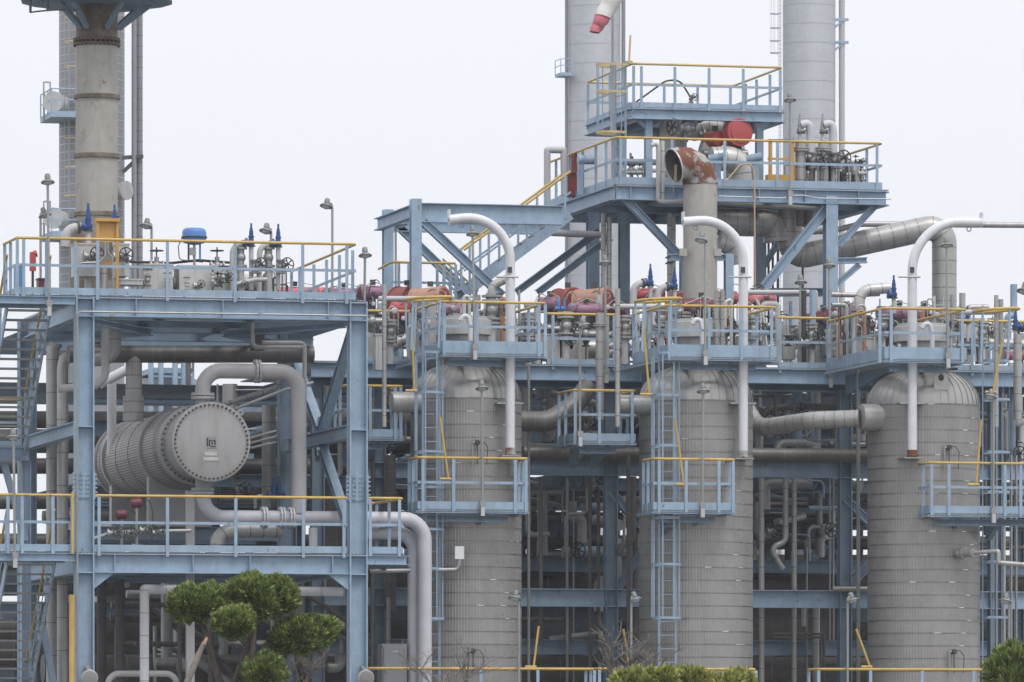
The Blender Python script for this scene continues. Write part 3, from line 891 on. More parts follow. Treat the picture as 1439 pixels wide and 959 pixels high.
# lower walkway rails at the bottom of the view
for px0, px1, lab in ((515, 835, 'lower railed walkway at the foot of the left vessel'), (842, 1062, 'lower railed walkway at the foot of the middle vessel'), (1150, 1440, 'lower railed walkway at the foot of the right vessel')):
    zy = 940 + 72
    t, z = vplatform(lab, px0, px1, zy, 1.8, 2.7, ret=.8, brackets=False, step=1.2)
    for px in (px0 + 6, px1 - 6):
        for y in (1.9, 2.6):
            part(t, 'leg', MB().ib((X(px, 1.9), y, G0), (X(px, 1.9), y, z - .15), .15, .15, up=(0, 1, 0)), 'blue', smooth=False)

# ladders with cages (left, middle, right vessel)
def lad(label, px, v, ytop, ybot, hoops, facing, side_px=None):
    x = X(px, v)
    z1, z0 = Z(px, ytop, v), max(G0, Z(px, ybot, v))
    return caged_ladder('caged_ladder', label, (x, v), z0, z1, facing, [Z(px, h, v) for h in hoops])
lad('pale blue caged ladder up the front of the left vessel', 606, 2.75, 420, 1200, (497, 553, 636, 686, 745, 800, 870), (-.42, -.91))
lad('pale blue caged ladder up the front of the middle vessel', 938, 2.75, 424, 1200, (498, 557, 628, 680, 729, 794, 869), (-.42, -.91))
lad('pale blue caged ladder on the right side of the right vessel', 1381, 3.6, 430, 1200, (508, 562, 636, 692, 790, 868), (.95, -.3))
# yellow safety-gate bars across the ladders
for i, (a, b2, v, lab) in enumerate((((618, 586), (630, 672), 2.0, 'left vessel middle platform'), ((949, 592), (961, 680), 2.0, 'middle vessel middle platform'), ((1379, 590), (1372, 680), 2.0, 'right vessel middle platform'),
                      ((578, 440), (582, 548), 2.3, 'left vessel top platform'), ((904, 450), (912, 553), 2.3, 'middle vessel top platform'), ((1409, 478), (1396, 550), 2.3, 'right vessel top platform'),
                      ((757, 880), (750, 936), 2.0, 'left lower walkway'), ((876, 884), (884, 936), 2.0, 'middle lower walkway'), ((1203, 884), (1222, 936), 2.0, 'right lower walkway'))):
    p0, p1 = Pt(*a, v), Pt(*b2, v)
    t = thing('safety_bar', 'slanted yellow drop bar of the ladder gate at the ' + lab, 'safety bar', p1, 'yellow ladder gate bars')
    part(t, 'bar', MB().cyl(p0, p1, .026, n=8), 'yellow')
    part(t, 'hinge', MB().cyl(p1 - Vector((.2, 0, .02)), p1 + Vector((.06, 0, -.02)), .03, n=8), 'yellow')
# yellow hooped ladder openings on the top platforms
for px, py, lab in ((602, 420, 'left'), (925, 422, 'middle'), (1400, 436, 'right')):
    c = Pt(px, py, 2.3); rx = .52
    t = thing('ladder_hoop', f'rounded yellow guard hoop at the ladder head of the {lab} vessel', 'guard hoop', c - Vector((0, 0, 1.1)), 'yellow hoops at the ladder heads')
    pts = [c + Vector((rx * math.cos(a), .55 * math.sin(a), .03 * math.cos(a))) for a in [math.pi * 2 * k / 20 for k in range(21)]]
    part(t, 'hoop', MB().sweep(pts, .035, 8), 'yellow')
    for k in (2, 6, 9, 12, 16):
        part(t, 'upright', MB().bar(pts[k], pts[k] - Vector((0.05 * (-1) ** k, 0, 1.15)), .045, .02), 'blue', smooth=False)

# ------------------------------------------------------------------ white goose-neck vent pipes
def vent(label, px, ybot, ytop, pe, bend, sg):
    v = 2.55; r = .108
    xx = X(px, v)
    z0, z1 = Z(px, ybot, v), Z(px, ytop, v)
    xe = X(pe[0], v); ze = Z(pe[0], pe[1], v)
    t = thing('vent_pipe', label, 'vent pipe', (xx, v, z0), 'white goose-neck vents of the vessels')
    pts = fillet([(xx, v, z0), (xx, v, z1), (xe, v, ze)], bend, 12)
    part(t, 'pipe_run', MB().sweep(pts, r, 20), 'wpipe')
    d = (pts[-1] - pts[-2]).normalized()
    for q in (2, 7, 12):
        place(t, 'weld_seam', band_mesh('wpipe'), pts[q], rot_to(pts[q] - pts[q - 1]), (r * 1.025, r * 1.025, .02))
    for q in (.45, .75):
        place(t, 'weld_seam', band_mesh('wpipe'), pts[0].lerp(pts[1], q), None, (r * 1.025, r * 1.025, .02))
    part(t, 'mouth_rim', MB().ring(pts[-1], d, r * .85, r * 1.12, .05, 20), 'wpipe')
    part(t, 'end_plate', MB().cbox(pts[-1] + Vector((0, 0, r * 1.1)) + d * .02, .04, .16, .22), 'wpipe', smooth=False)
    part(t, 'drain_loop', MB().torus(pts[-1] - d * .28 - Vector((0, 0, r + .05)), (0, 1, 0), .05, .014, 14, 6), 'galv')
    part(t, 'clip', MB().box(xx - .3, xx + .3, v - .03, v + .3, Z(px, 567, v) - .02, Z(px, 567, v) + .02), 'galv', smooth=False)
    part(t, 'foot_flange', MB().lathe((xx, v, z0 - .12), (0, 0, 1), [(.13, 0), (.13, .04), (.115, .05), (.115, .16)], 18), 'rusty')
    part(t, 'foot_bracket', MB().box(xx - .22, xx + .22, v - .12, v + .5, z0 - .16, z0 - .13), 'galv', smooth=False)
    part(t, 'side_stub', MB().cyl((xx - .35 * (1 if sg < 0 else 1), v - .05, Z(px, 390, v)), (xx + .16, v - .12, Z(px, 390, v)), .022, n=10), 'gpipe')
    part(t, 'tag_plate', MB().cbox((xx - .04, v - r - .012, Z(px, 380, v)), .1, .02, .13), 'dark', smooth=False)
vent('white goose-neck vent pipe above the left vessel, mouth to the left', 717, 632, 300, (632, 309), .95, -1)
vent('white goose-neck vent pipe above the middle vessel, mouth to the left', 1044.5, 636, 306, (961, 312), .95, -1)
vent('white goose-neck vent pipe above the right vessel, mouth to the right', 1282, 635, 311, (1378, 313), 1.15, 1)
# small white bent pipes on the manway drums
for px, py, lab in ((655, 445, 'left'), (981, 450, 'middle'), (1304, 456, 'right')):
    pipe('breather_pipe', f'short white bent breather pipe on the {lab} vessel top', [(px - 8, py + 6, 2.9), (px - 4, py - 1, 2.9), (px + 3, py, 2.9), (px + 6, py + 14, 2.9), (px + 6, py + 34, 2.9)], .055, 'wpipe', .12, group='white breather pipes', n=12)

# ------------------------------------------------------------------ pipe rack behind the vessels
VR = 7.2
t = thing('pipe_rack', 'long blue steel pipe rack standing behind the three vessels', 'pipe rack', (X(900, VR), 11, G0))
RK = t
xa, xb = X(437, VR), X(1540, VR)
ZR = Z(900, 514, VR)
cols_px = (446, 532, 858, 1187, 1398)
for px in cols_px:
    column(t, X(px, VR + .3), VR + .3, G0, ZR - .5, .30, 'blue_shaded')
for px in (300, 420, 530, 700, 860, 1020, 1187, 1330, 1430):
    column(t, X(px, 15), 15, G0, ZR - .5, .28, 'blue_shaded')
    column(t, X(px, 23), 23, G0, ZR - .9, .28, 'blue_shaded')
def rbeam(px0, px1, y0, y1, v, m='blue', name='beam', w=.22):
    pm = (px0 + px1) / 2
    z1, z0 = Z(pm, y0, v), Z(pm, y1, v)
    return part(RK, name, MB().ib((X(px0, v), v, (z0 + z1) / 2), (X(px1, v), v, (z0 + z1) / 2), z1 - z0, w), m, smooth=False)
def rdeck(px0, px1, y, v0, v1, name='deck', m='galv'):
    z = Z((px0 + px1) / 2, y, v0)
    return part(RK, name, grating(X(px0, v0), X(px1, v0), v0, v1, z, .032), m, smooth=False)
rbeam(437, 1560, 517, 538, VR, 'blue')
rbeam(40, 440, 468, 496, 10.5, 'blue_shaded')
rbeam(40, 440, 474, 500, 14, 'blue_shaded')
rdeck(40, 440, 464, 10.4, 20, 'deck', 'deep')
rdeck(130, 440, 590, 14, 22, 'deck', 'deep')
rbeam(437, 1560, 538, 549, VR + .6, 'blue_shaded')
rdeck(437, 1560, 515, VR - .1, 15.5)
for k in range(14):
    px = 470 + k * 80
    z = Z(px, 526, VR)
    part(RK, 'joist', MB().ib((X(px, VR), VR + .1, z), (X(px, VR), 15.4, z), .34, .2), 'blue_shaded', smooth=False)
# lower storeys, front frame then deeper frames
rbeam(735, 1560, 648, 672, VR + .3, 'blue')
rbeam(515, 602, 650, 672, VR + .3, 'blue')
rbeam(437, 1560, 829, 854, VR + .3, 'blue')
rbeam(437, 1560, 900, 921, VR + 1.6, 'blue_shaded')
rbeam(131, 1560, 786, 804, 12, 'blue_shaded')
rbeam(131, 1560, 672, 690, 12, 'blue_shaded')
rbeam(131, 1560, 712, 718, 13.5, 'blue')
rbeam(131, 1560, 736, 742, 14.0, 'blue_shaded')
rbeam(131, 1560, 600, 622, 15, 'blue_shaded')
rbeam(131, 1560, 560, 575, 22, 'blue_shaded')
rbeam(0, 1560, 850, 872, 15, 'blue_shaded')
rbeam(0, 1560, 905, 925, 23, 'blue_shaded')
rbeam(0, 1560, 820, 842, 23, 'blue_shaded')
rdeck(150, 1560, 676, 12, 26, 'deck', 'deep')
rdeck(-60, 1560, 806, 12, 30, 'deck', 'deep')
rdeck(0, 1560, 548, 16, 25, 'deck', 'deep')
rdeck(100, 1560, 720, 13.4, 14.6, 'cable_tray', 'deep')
# deep hanging panels of the rack floor (curved troughs seen between the vessels)
for px0, px1, y0, y1, v in ((745, 845, 738, 762, 11.5), (1062, 1170, 741, 762, 11.5), (775, 850, 673, 690, 9), (1060, 1175, 672, 694, 9)):
    n = 5
    for k in range(n):
        p0, p1 = px0 + (px1 - px0) * k / n, px0 + (px1 - px0) * (k + 1) / n
        c0 = Pt((p0 + p1) / 2, y0 - 6, v)
        r = (p1 - p0) / 2 / S(p0, v)
        b = MB(); m = 8
        for j in range(m + 1):
            a = math.pi * j / m
            for yy in (0, 2.0): b.v.append((c0.x - r * math.cos(a), v + yy, c0.z - (y1 - y0) / S(p0, v) * math.sin(a) ** .6))
        b.f = [(2*j, 2*j+2, 2*j+3, 2*j+1) for j in range(m)]
        part(RK, 'trough', b, 'blue_shaded')
# diagonal braces
for p0, p1, v, m in (((858, 690), (905, 745), VR + .3, 'blue'), ((1187, 700), (1225, 738), VR + .3, 'blue'), ((905, 770), (866, 830), VR + .3, 'blue_shaded'), ((1222, 790), (1190, 832), VR + .3, 'blue_shaded'),
                     ((1090, 740), (1075, 800), 14, 'blue_shaded'), ((1160, 765), (1128, 800), 13, 'blue'), ((450, 640), (440, 560), VR + .3, 'blue'), ((1145, 612), (1128, 660), 12, 'blue'), ((930, 560), (870, 640), 15, 'blue_shaded')):
    part(RK, 'brace', MB().ib(Pt(*p0, v), Pt(*p1, v), .18, .18), m, smooth=False)
# rack deck rails seen between the vessel platforms
zr = Z(800, 514, VR)
railing(t, [Vector((X(768, VR), VR - .05, zr)), Vector((X(868, VR), VR - .05, zr))], 1.2, posts=[Vector((X(p, VR), VR - .05, zr)) for p in (776, 862)])
railing(t, [Vector((X(1092, VR), VR - .05, zr)), Vector((X(1163, VR), VR - .05, zr))], 1.2, posts=[Vector((X(p, VR), VR - .05, zr)) for p in (1095, 1162)])
railing(t, [Vector((X(500, VR), VR - .05, zr)), Vector((X(575, VR), VR - .05, zr))], 1.2)
railing(t, [Vector((X(1345, VR), VR - .05, zr)), Vector((X(1500, VR), VR - .05, zr))], 1.2, posts=[Vector((X(p, VR), VR - .05, zr)) for p in (1365, 1430, 1480)])
railing(t, [Vector((X(500, 15), 15.3, zr)), Vector((X(1500, 15), 15.3, zr))], 1.2, step=1.8)

# ------------------------------------------------------------------ high platform structure with stair tower
VH = 11.0
t = thing('platform_structure', 'high pale blue steel platform with a raised upper deck, above the middle vessel', 'platform', (X(1050, VH), 14, ZR + .05))
HS = t
zh = Z(1050, 265, VH)
xa, xb = X(866, VH), X(1245, VH)
VH2 = 17.5
hb = .34
part(t, 'beam', MB().ib((xa, VH, zh - hb/2), (xb, VH, zh - hb/2), hb, .24), 'blue', smooth=False)
part(t, 'beam', MB().ib((xa, VH2, zh - hb/2), (xb, VH2, zh - hb/2), hb, .24), 'blue_shaded', smooth=False)
for x in (xa, xb): part(t, 'beam', MB().ib((x, VH + .1, zh - hb/2), (x, VH2 - .1, zh - hb/2), hb, .24), 'blue', smooth=False)
for k in range(1, 5):
    x = xa + (xb - xa) * k / 5
    part(t, 'joist', MB().ib((x, VH + .1, zh - .15), (x, VH2 - .1, zh - .15), .26, .18), 'blue_shaded', smooth=False)
for v in (13, 15): part(t, 'joist', MB().ib((xa, v, zh - .16), (xb, v, zh - .16), .28, .18), 'blue_shaded', smooth=False)
part(t, 'deck_grating', grating(xa - .05, xb + .05, VH - .05, VH2 + .05, zh + .04), 'galv', smooth=False)
for px in (885, 945, 1065, 1130, 1205): stiff(t, X(px, VH), VH, zh - hb + .02, zh - .02, .235)
rp = (872, 944, 1018, 1092, 1232)
railing(t, [Vector((xa, VH2, zh + .04)), Vector((xa, VH, zh + .04)), Vector((xb - .1, VH, zh + .04)), Vector((xb - .1, VH2, zh + .04))], 1.12,
        posts=[Vector((X(p, VH), VH, zh + .04)) for p in rp] + [Vector((xb - .1, v, zh + .04)) for v in (12.3, 14, 16)] + [Vector((xa, v, zh + .04)) for v in (12, 13, 14.3, 15.6, 17)], kh=.17)
part(t, 'conduit', MB().tube([Pt(1010, 276, VH - .16), Pt(1100, 279, VH - .16), Pt(1112, 275, VH - .16), Pt(1130, 275, VH - .16), Pt(1150, 279, VH - .16), Pt(1252, 280, VH - .16)], .016, .1, 6), 'galv')
def hcol(px, v, y0, s, m='blue'):
    x = X(px, v)
    part(t, 'column', MB().ib((x, v, ZR + .05), (x, v, Z(px, y0, v)), s, s, .024, .018, up=(0, 1, 0)), m, smooth=False)
hcol(1167, VH + .05, 276, .30)
hcol(877, 14.5, 300, .24, 'blue_shaded'); hcol(833, 16.5, 280, .28); hcol(1068, 16.5, 300, .26, 'blue_shaded')
hcol(962, 12.2, 360, .22, 'blue')
def hbr(p0, v0, p1, v1, s=.2, m='blue'):
    part(t, 'brace', MB().ib(Pt(*p0, v0), Pt(*p1, v1), s, s), m, smooth=False)
hbr((876, 277), VH + .1, (955, 360), VH + .3, .17)
hbr((1162, 292), VH + .1, (1074, 404), VH + .1, .22)
hbr((1236, 283), VH + .2, (1178, 345), VH + .2, .15)
hbr((1208, 372), VH, (1170, 405), VH, .14)
part(t, 'bracket_beam', MB().ib(Pt(1170, 367, VH), Pt(1218, 366, VH), .14, .2), 'blue', smooth=False)
hbr((842, 325), 15.5, (725, 411), 15.5, .17, 'blue_shaded'); hbr((858, 334), 14.5, (755, 412), 14.5, .17, 'blue_shaded')
hbr((1100, 330), 16.5, (1070, 380), 16.5, .14, 'blue_shaded')
# frame round the vent stack
for px in (968, 1024):
    part(t, 'stack_post', MB().ib(Pt(px, 430, 10.4), Pt(px, 357, 10.4), .2, .2, up=(0, 1, 0)), 'blue', smooth=False)
part(t, 'stack_beam', MB().ib(Pt(945, 362, 10.4), Pt(1030, 362, 10.4), .16, .16), 'blue', smooth=False)
part(t, 'stack_beam', MB().ib(Pt(945, 362, 10.4), Pt(939, 367, 12), .16, .16), 'blue', smooth=False)
part(t, 'stack_brace', MB().bar(Pt(976, 375, 10.4), Pt(1003, 412, 10.4), .1, .1), 'blue', smooth=False)
# cross beam near the foot of the stair tower
part(t, 'beam', MB().ib(Pt(1055, 411, 15.5), Pt(1165, 411, 15.5), .2, .2), 'blue_shaded', smooth=False)
# raised upper deck
VT, VT2 = 12.2, 16.6
zt = Z(1000, 155, VT)
ta, tb = X(889, VT), X(1099, VT)
part(t, 'beam', MB().ib((ta, VT, zt - .13), (tb, VT, zt - .13), .26, .2), 'blue', smooth=False)
part(t, 'beam', MB().ib((ta, VT2, zt - .13), (tb, VT2, zt - .13), .26, .2), 'blue_shaded', smooth=False)
for x in (ta, tb): part(t, 'beam', MB().ib((x, VT, zt - .13), (x, VT2, zt - .13), .26, .2), 'blue', smooth=False)
for k in range(1, 4):
    x = ta + (tb - ta) * k / 4
    part(t, 'joist', MB().ib((x, VT, zt - .12), (x, VT2, zt - .12), .2, .14), 'blue_shaded', smooth=False)
part(t, 'deck_grating', grating(ta - .03, tb + .03, VT - .03, VT2 + .03, zt + .037), 'galv', smooth=False)
railing(t, [Vector((ta, VT2, zt + .03)), Vector((ta, VT, zt + .03)), Vector((tb, VT, zt + .03)), Vector((tb, VT2, zt + .03)), Vector((ta, VT2, zt + .03))], 1.05,
        posts=[Vector((X(p, VT), VT, zt)) for p in (890, 901, 948, 996, 1044, 1096)] + [Vector((tb, v, zt)) for v in (13.3, 14.5, 15.5)] + [Vector((ta, v, zt)) for v in (13.2, 14.4, 15.6, 16.6)] + [Vector((X(p, VT2), VT2, zt)) for p in (880, 933, 980, 1026)], top='yellow_pale', kh=.12)
for px, v in ((911, VT + .2), (1067, VT + .3), (867, 16.3), (1030, 16.3)):
    x = X(px, v)
    part(t, 'upper_column', MB().ib((x, v, zh + .04), (x, v, zt - .26), .17, .17, up=(0, 1, 0)), 'blue', smooth=False)
for (p0, p1, v) in (((893, 165), (909, 180), VT + .2), ((1085, 166), (1069, 184), VT + .3)):
    part(t, 'knee_brace', MB().bar(Pt(*p0, v), Pt(*p1, v), .1, .1), 'blue', smooth=False)
x = X(862, VT + .4)
caged_ladder('caged_ladder', 'short ladder with three pale yellow cage hoops beside the high upper deck', (X(872, VT + .3), VT + .3), zh, Z(872, 85, VT), (-.9, -.43), [Z(862, y, VT) for y in (91, 129, 186)], cage_m='yellow_pale', depth=.7)

# portal frame at the left of the stair tower
t = thing('portal_frame', 'pale blue portal frame with crossed braces left of the stairs, on the rack deck', 'frame', (X(660, VH), 13, ZR + .05))
z1 = Z(584, 280, VH)
def pcol(px, v, y0, s): part(t, 'column', MB().ib((X(px, v), v, ZR + .05), (X(px, v), v, Z(px, y0, v)), s, s, .024, .018, up=(0, 1, 0)), 'blue', smooth=False)
pcol(584, VH, 280, .25); pcol(545, 15, 295, .24)
zz = Z(584, 299, VH)
part(t, 'beam', MB().ib((X(591, VH), VH, zz), (X(790, VH), VH, zz), .46, .22), 'blue', smooth=False)
part(t, 'beam', MB().ib((X(584, VH), VH + .1, zz + .05), (X(584, VH), 15.2, zz + .05), .3, .2), 'blue', smooth=False)
part(t, 'beam', MB().ib((X(552, 15), 15, zz + .05), (X(800, 15), 15, zz + .05), .36, .2), 'blue', smooth=False)
part(t, 'brace', MB().ib(Pt(595, 312, VH), Pt(706, 416, VH), .2, .2), 'blue', smooth=False)
part(t, 'brace', MB().ib(Pt(560, 318, 15), Pt(655, 410, 15), .2, .2), 'blue', smooth=False)
part(t, 'gusset', MB().add([Pt(591, 310, VH - .02), Pt(606, 310, VH - .02), Pt(591, 322, VH - .02), Pt(591, 310, VH + .02), Pt(606, 310, VH + .02), Pt(591, 322, VH + .02)], [(0, 1, 2), (5, 4, 3), (0, 3, 4, 1), (1, 4, 5, 2), (2, 5, 3, 0)]), 'blue', smooth=False)

# stair flight running along the row down to the left
def flight(label, p0, p1, v0, v1, hr=58, group='stair flights of the stair tower', nt=None):
    """p0 top, p1 bottom (pixels of the stringer), between planes v0 and v1"""
    a0, a1 = Pt(*p0, v0), Pt(*p1, v0)
    off = Vector((0, v1 - v0, 0)); up = Vector((0, 0, 1))
    t = thing('stair_flight', label, 'stairs', a1 + off / 2, group)
    for o in (Vector((0, 0, 0)), off):
        part(t, 'stringer', MB().bar(a0 + o, a1 + o, .03, .24), 'blue', smooth=False)
        part(t, 'handrail', MB().cyl(a0 + o + up * 1.05, a1 + o + up * 1.05, .028, n=8), 'yellow')
        part(t, 'mid_rail', MB().bar(a0 + o + up * .55, a1 + o + up * .55, .012, .05), 'blue', smooth=False)
        for k in range(6):
            q = a0.lerp(a1, (k + .3) / 5.6) + o
            part(t, 'post', MB().bar(q, q + up * 1.05, .05, .05), 'blue', smooth=False)
    n = nt or max(3, round((a0.z - a1.z) / .2))
    d = v1 - v0
    tm = shared(('tread', 'u', round(d, 2)), lambda: MB().box(-.13, .13, .02, d - .02, -.02, .02), 'galv')
    for i in range(n):
        place(t, 'tread', tm, a0.lerp(a1, (i + .5) / n) + up * .03)
    return t
flight('long yellow-railed stair flight climbing right to the high platform', (802, 302), (652, 413), 12.2, 13.1)
flight('short yellow-railed stair flight dropping right from the portal frame landing', (622, 425), (672, 470), 13.4, 14.2)
t = thing('stair_landing', 'railed landing at the foot of the long stair inside the portal frame', 'landing', (X(600, 13), 13, ZR + .05))
zl = Z(600, 428, 12.2)
part(t, 'deck', MB().box(X(550, 12.2), X(652, 12.2), 12.2, 14.4, zl - .05, zl), 'blue', smooth=False)
for px in (556, 646):
    for v in (12.3, 14.3): part(t, 'leg', MB().bar((X(px, 12.3), v, ZR + .05), (X(px, 12.3), v, zl - .05), .12, .12), 'blue', smooth=False)
railing(t, [Vector((X(560, 12.2), 14.4, zl)), Vector((X(550, 12.2), 12.2, zl)), Vector((X(640, 12.2), 12.2, zl))], 1.0, posts=[Vector((X(p, 12.2), 12.2, zl)) for p in (560, 574, 614, 640)])

# ------------------------------------------------------------------ flare-topped exhaust stack on the left
VS = 6.6
x = X(136, VS); sp = S(136, VS)
def zz_(y): return Z(136, y, VS)
t = thing('exhaust_stack', 'thick rust-streaked grey exhaust stack with a blue platform at its top', 'stack', (x, VS, ZUP + .05))
part(t, 'flared_foot', MB().lathe((x, VS, ZUP + .05), (0, 0, 1), [(.62, 0), (.62, zz_(352) - ZUP - .05), (.6, zz_(334) - ZUP - .05), (.5, zz_(312) - ZUP - .05)], 40), 'stack_rust')
yy = [312, 302, 220, 137, 60]
for i in range(1, 4):
    part(t, 'stack_section', MB().lathe((x, VS, 0), (0, 0, 1), [(.478, zz_(yy[i]) + .02), (.478, zz_(yy[i + 1]) - .02)], 48), 'stack_grey')
    part(t, 'joint_ring', MB().ring((x, VS, zz_(yy[i])), (0, 0, 1), .46, .53, .09, 48), 'stack_rust')
part(t, 'stack_section', MB().lathe((x, VS, 0), (0, 0, 1), [(.47, zz_(325)), (.478, zz_(302) - .02)], 48), 'stack_grey')
part(t, 'stack_section', MB().lathe((x, VS, 0), (0, 0, 1), [(.478, zz_(58)), (.478, zz_(-60))], 48), 'stack_rust')
b = MB()
for y in (57, 63): b.ring((x, VS, zz_(y)), (0, 0, 1), .46, .54, .05, 40)
for k in range(28):
    a = 2 * math.pi * k / 28
    b.cyl((x + .515 * math.cos(a), VS + .515 * math.sin(a), zz_(66)), (x + .515 * math.cos(a), VS + .515 * math.sin(a), zz_(54)), .02, n=6)
part(t, 'bolted_flange', b, 'bolt')
part(t, 'top_platform', MB().ring((x, VS, zz_(4)), (0, 0, 1), .5, 1.30, .16, 40), 'blue_shaded')
part(t, 'platform_rim', MB().ring((x, VS, zz_(0)), (0, 0, 1), 1.34, 1.75, .12, 16), 'blue_shaded')
for a in (-2.5, -2.2, -1.25, -.35, .6, 2.0):
    part(t, 'strut', MB().bar((x + .5 * math.cos(a), VS + .5 * math.sin(a), zz_(42)), (x + 1.25 * math.cos(a), VS + 1.25 * math.sin(a), zz_(8)), .1, .1), 'blue_shaded', smooth=False)
pts = [(x + 1.72 * math.cos(a), VS + 1.5 * math.sin(a), zz_(24)) for a in [R(200 + 7 * k) for k in range(8)]]
part(t, 'lower_hoop', MB().sweep(pts, .02, 6), 'dark')
for k in (0, 3): part(t, 'hanger', MB().cyl(pts[k], Vector(pts[k]) + Vector((0, 0, .34)), .03, n=6), 'dark')
for px in (118, 147): part(t, 'bracket', MB().cbox(Pt(px, 113, VS - .49), .06, .05, .07), 'galv', smooth=False)

# ------------------------------------------------------------------ tall columns in the distance
def tower(label, px, w, v, ybot, m, hoops, step):
    x = X(px, v); sp = S(px, v); r = w / 2 / sp
    t = thing('distillation_column', label, 'column', (x, v, G0), 'tall columns in the background')
    zt = Z(px, -160, v)
    part(t, 'shell', MB().lathe((x, v, G0), (0, 0, 1), [(r, 0), (r, zt - G0), (r * .7, zt - G0 + r * .5), (.1, zt - G0 + r * .7)], 48), m)
    me = shared(('band', round(r, 2)), lambda: MB().ring((0, 0, 0), (0, 0, 1), r - .02, r + .008, .035, 48), 'tower_seam' if m == 'tower' else 'clad_light')
    z = zt - .5
    while z > Z(px, ybot, v):
        place(t, 'band', me, (x, v, z)); z -= step
    return t, x, r
VW = 190
t, x, r = tower('tall dark clad column behind the rusty exhaust stack', 129, 92, VW, 480, 'twr_dark', 0, .42)
part(t, 'manhole', MB().lathe((X(82, VW), VW - r * .7, Z(82, 150, VW)), (-.5, -.85, 0), [(.45, 0), (.45, 1.2), (.55, 1.2), (.55, 1.35)], 20), 'clad_light')
part(t, 'manhole', MB().lathe((X(82, VW), VW - r * .7, Z(82, 312, VW)), (-.5, -.85, 0), [(.45, 0), (.45, 1.2), (.55, 1.2), (.55, 1.35)], 20), 'clad_light')
part(t, 'manhole', MB().lathe((X(160, VW), VW - r * .8, Z(166, 272, VW)), (.6, -.8, 0), [(.4, 0), (.4, .5), (.5, .5), (.5, .6)], 20), 'clad')
for y, lab in ((165, 'upper'), (332, 'lower')):
    p = thing('side_platform', f'{lab} small railed platform on the left side of the far dark column', 'platform', (X(80, VW), VW - 1.5, Z(80, y + 12, VW)), 'small platforms on the far dark column')
    z = Z(80, y, VW)
    part(p, 'deck', MB().box(X(58, VW), X(108, VW), VW - 3.2, VW + .3, z - .3, z), 'blue', smooth=False)
    railing(p, [Vector((X(58, VW), VW + .2, z)), Vector((X(58, VW), VW - 3.2, z)), Vector((X(108, VW), VW - 3.2, z))], 1.15, low='blue', top='blue', kick=False)
    part(p, 'davit', MB().tube([(X(57, VW), VW - 1, z - .3), (X(57, VW), VW - 1, z + 1.7), (X(66, VW), VW - 1, z + 1.7), (X(66, VW), VW - 1, z + .9)], .04, .03, 6), 'galv')
caged_ladder('caged_ladder', 'thin caged ladder climbing the left flank of the far dark column', (X(96, VW), VW - 1.75), Z(96, 480, VW), Z(96, -150, VW), (-.5, -.87), [Z(96, y, VW) for y in (-90, -40, 30, 65, 100, 200, 240, 280)], w=.5, depth=.8, m='galv', cage_m='yellow_pale')
pipe('riser_pipe', 'thin grey riser right of the far dark column', [(188, -150, VW - 1), (188, 480, VW - 1)], .12, 'twr_dark', step=1.6, grow=1.03, group='risers beside the far columns')
pipe('riser_pipe', 'thick ribbed grey riser right of the far dark column', [(196, -150, VW - .5), (196, 480, VW - .5)], .17, 'twr_dark', step=.55, bandm='dark', grow=1.04, group='risers beside the far columns')
c0 = Pt(172, 138, VW - .8)
t = thing('pipe_bracket', 'dark bracket tying the risers to the far dark column', 'bracket', Pt(180, 240, VW - .8))
part(t, 'arm', MB().bar(Pt(172, 222, VW - .8), Pt(201, 220, VW - .8), .2, .2), 'dark', smooth=False)
part(t, 'brace', MB().bar(Pt(174, 241, VW - .8), Pt(192, 224, VW - .8), .2, .2), 'dark', smooth=False)
VW2 = 345
t, x, r = tower('tall pale grey column behind the windsock', 835, 74, VW2, 460, 'tower', 0, 1.5)
for px in (797,): pass
pipe('riser_pipe', 'thin dark riser on the left side of the windsock column', [(796, -150, VW2), (796, 460, VW2)], .12, 'twr_dark', group='risers beside the far columns')
pipe('riser_pipe', 'blue-grey riser on the right side of the windsock column', [(876, -150, VW2 - 1), (876, 460, VW2 - 1)], .16, 'twr_dark', group='risers beside the far columns')
p = thing('side_platform', 'tiny railed balcony on the left of the windsock column', 'platform', Pt(789, 104, VW2 - .5), 'small balconies on the far columns')
z = Z(789, 104, VW2 - .5)
part(p, 'deck', MB().box(X(781, VW2), X(797, VW2), VW2 - 1.6, VW2 + .2, z - .25, z), 'blue', smooth=False)
railing(p, [Vector((X(781, VW2), VW2 + .2, z)), Vector((X(781, VW2), VW2 - 1.6, z)), Vector((X(797, VW2), VW2 - 1.6, z))], 1.05, low='blue', top='blue', kick=False)
t, x, r = tower('tall pale grey column rising behind the right half of the high platform', 1137, 74, VW2, 470, 'tower', 0, 1.5)
pipe('riser_pipe', 'brownish grey riser right of the right far column', [(1183, -150, VW2 - .6), (1183, 480, VW2 - .6)], .24, 'gpipe', group='risers beside the far columns')
for y in (30, 62):
    t = thing('pipe_bracket', f'small blue bracket holding the brownish riser, {"upper" if y == 30 else "lower"} of two', 'bracket', Pt(1180, y, VW2 - .8), 'riser brackets')
    part(t, 'arm', MB().bar(Pt(1172, y - 2, VW2 - .8), Pt(1192, y - 2, VW2 - .8), .22, .22), 'blue', smooth=False)
    part(t, 'brace', MB().bar(Pt(1174, y + 8, VW2 - .8), Pt(1184, y, VW2 - .8), .15, .15), 'blue', smooth=False)
t = caged_ladder('caged_ladder', 'thin caged ladder on the left edge of the right far column', (X(1096, VW2), VW2), Z(1096, 470, VW2), Z(1096, -150, VW2), (-1, 0), [Z(1096, y, VW2) for y in (-100, -20, 20, 40, 58, 75)], w=.5, depth=.8, m='twr_dark', cage_m='twr_dark')
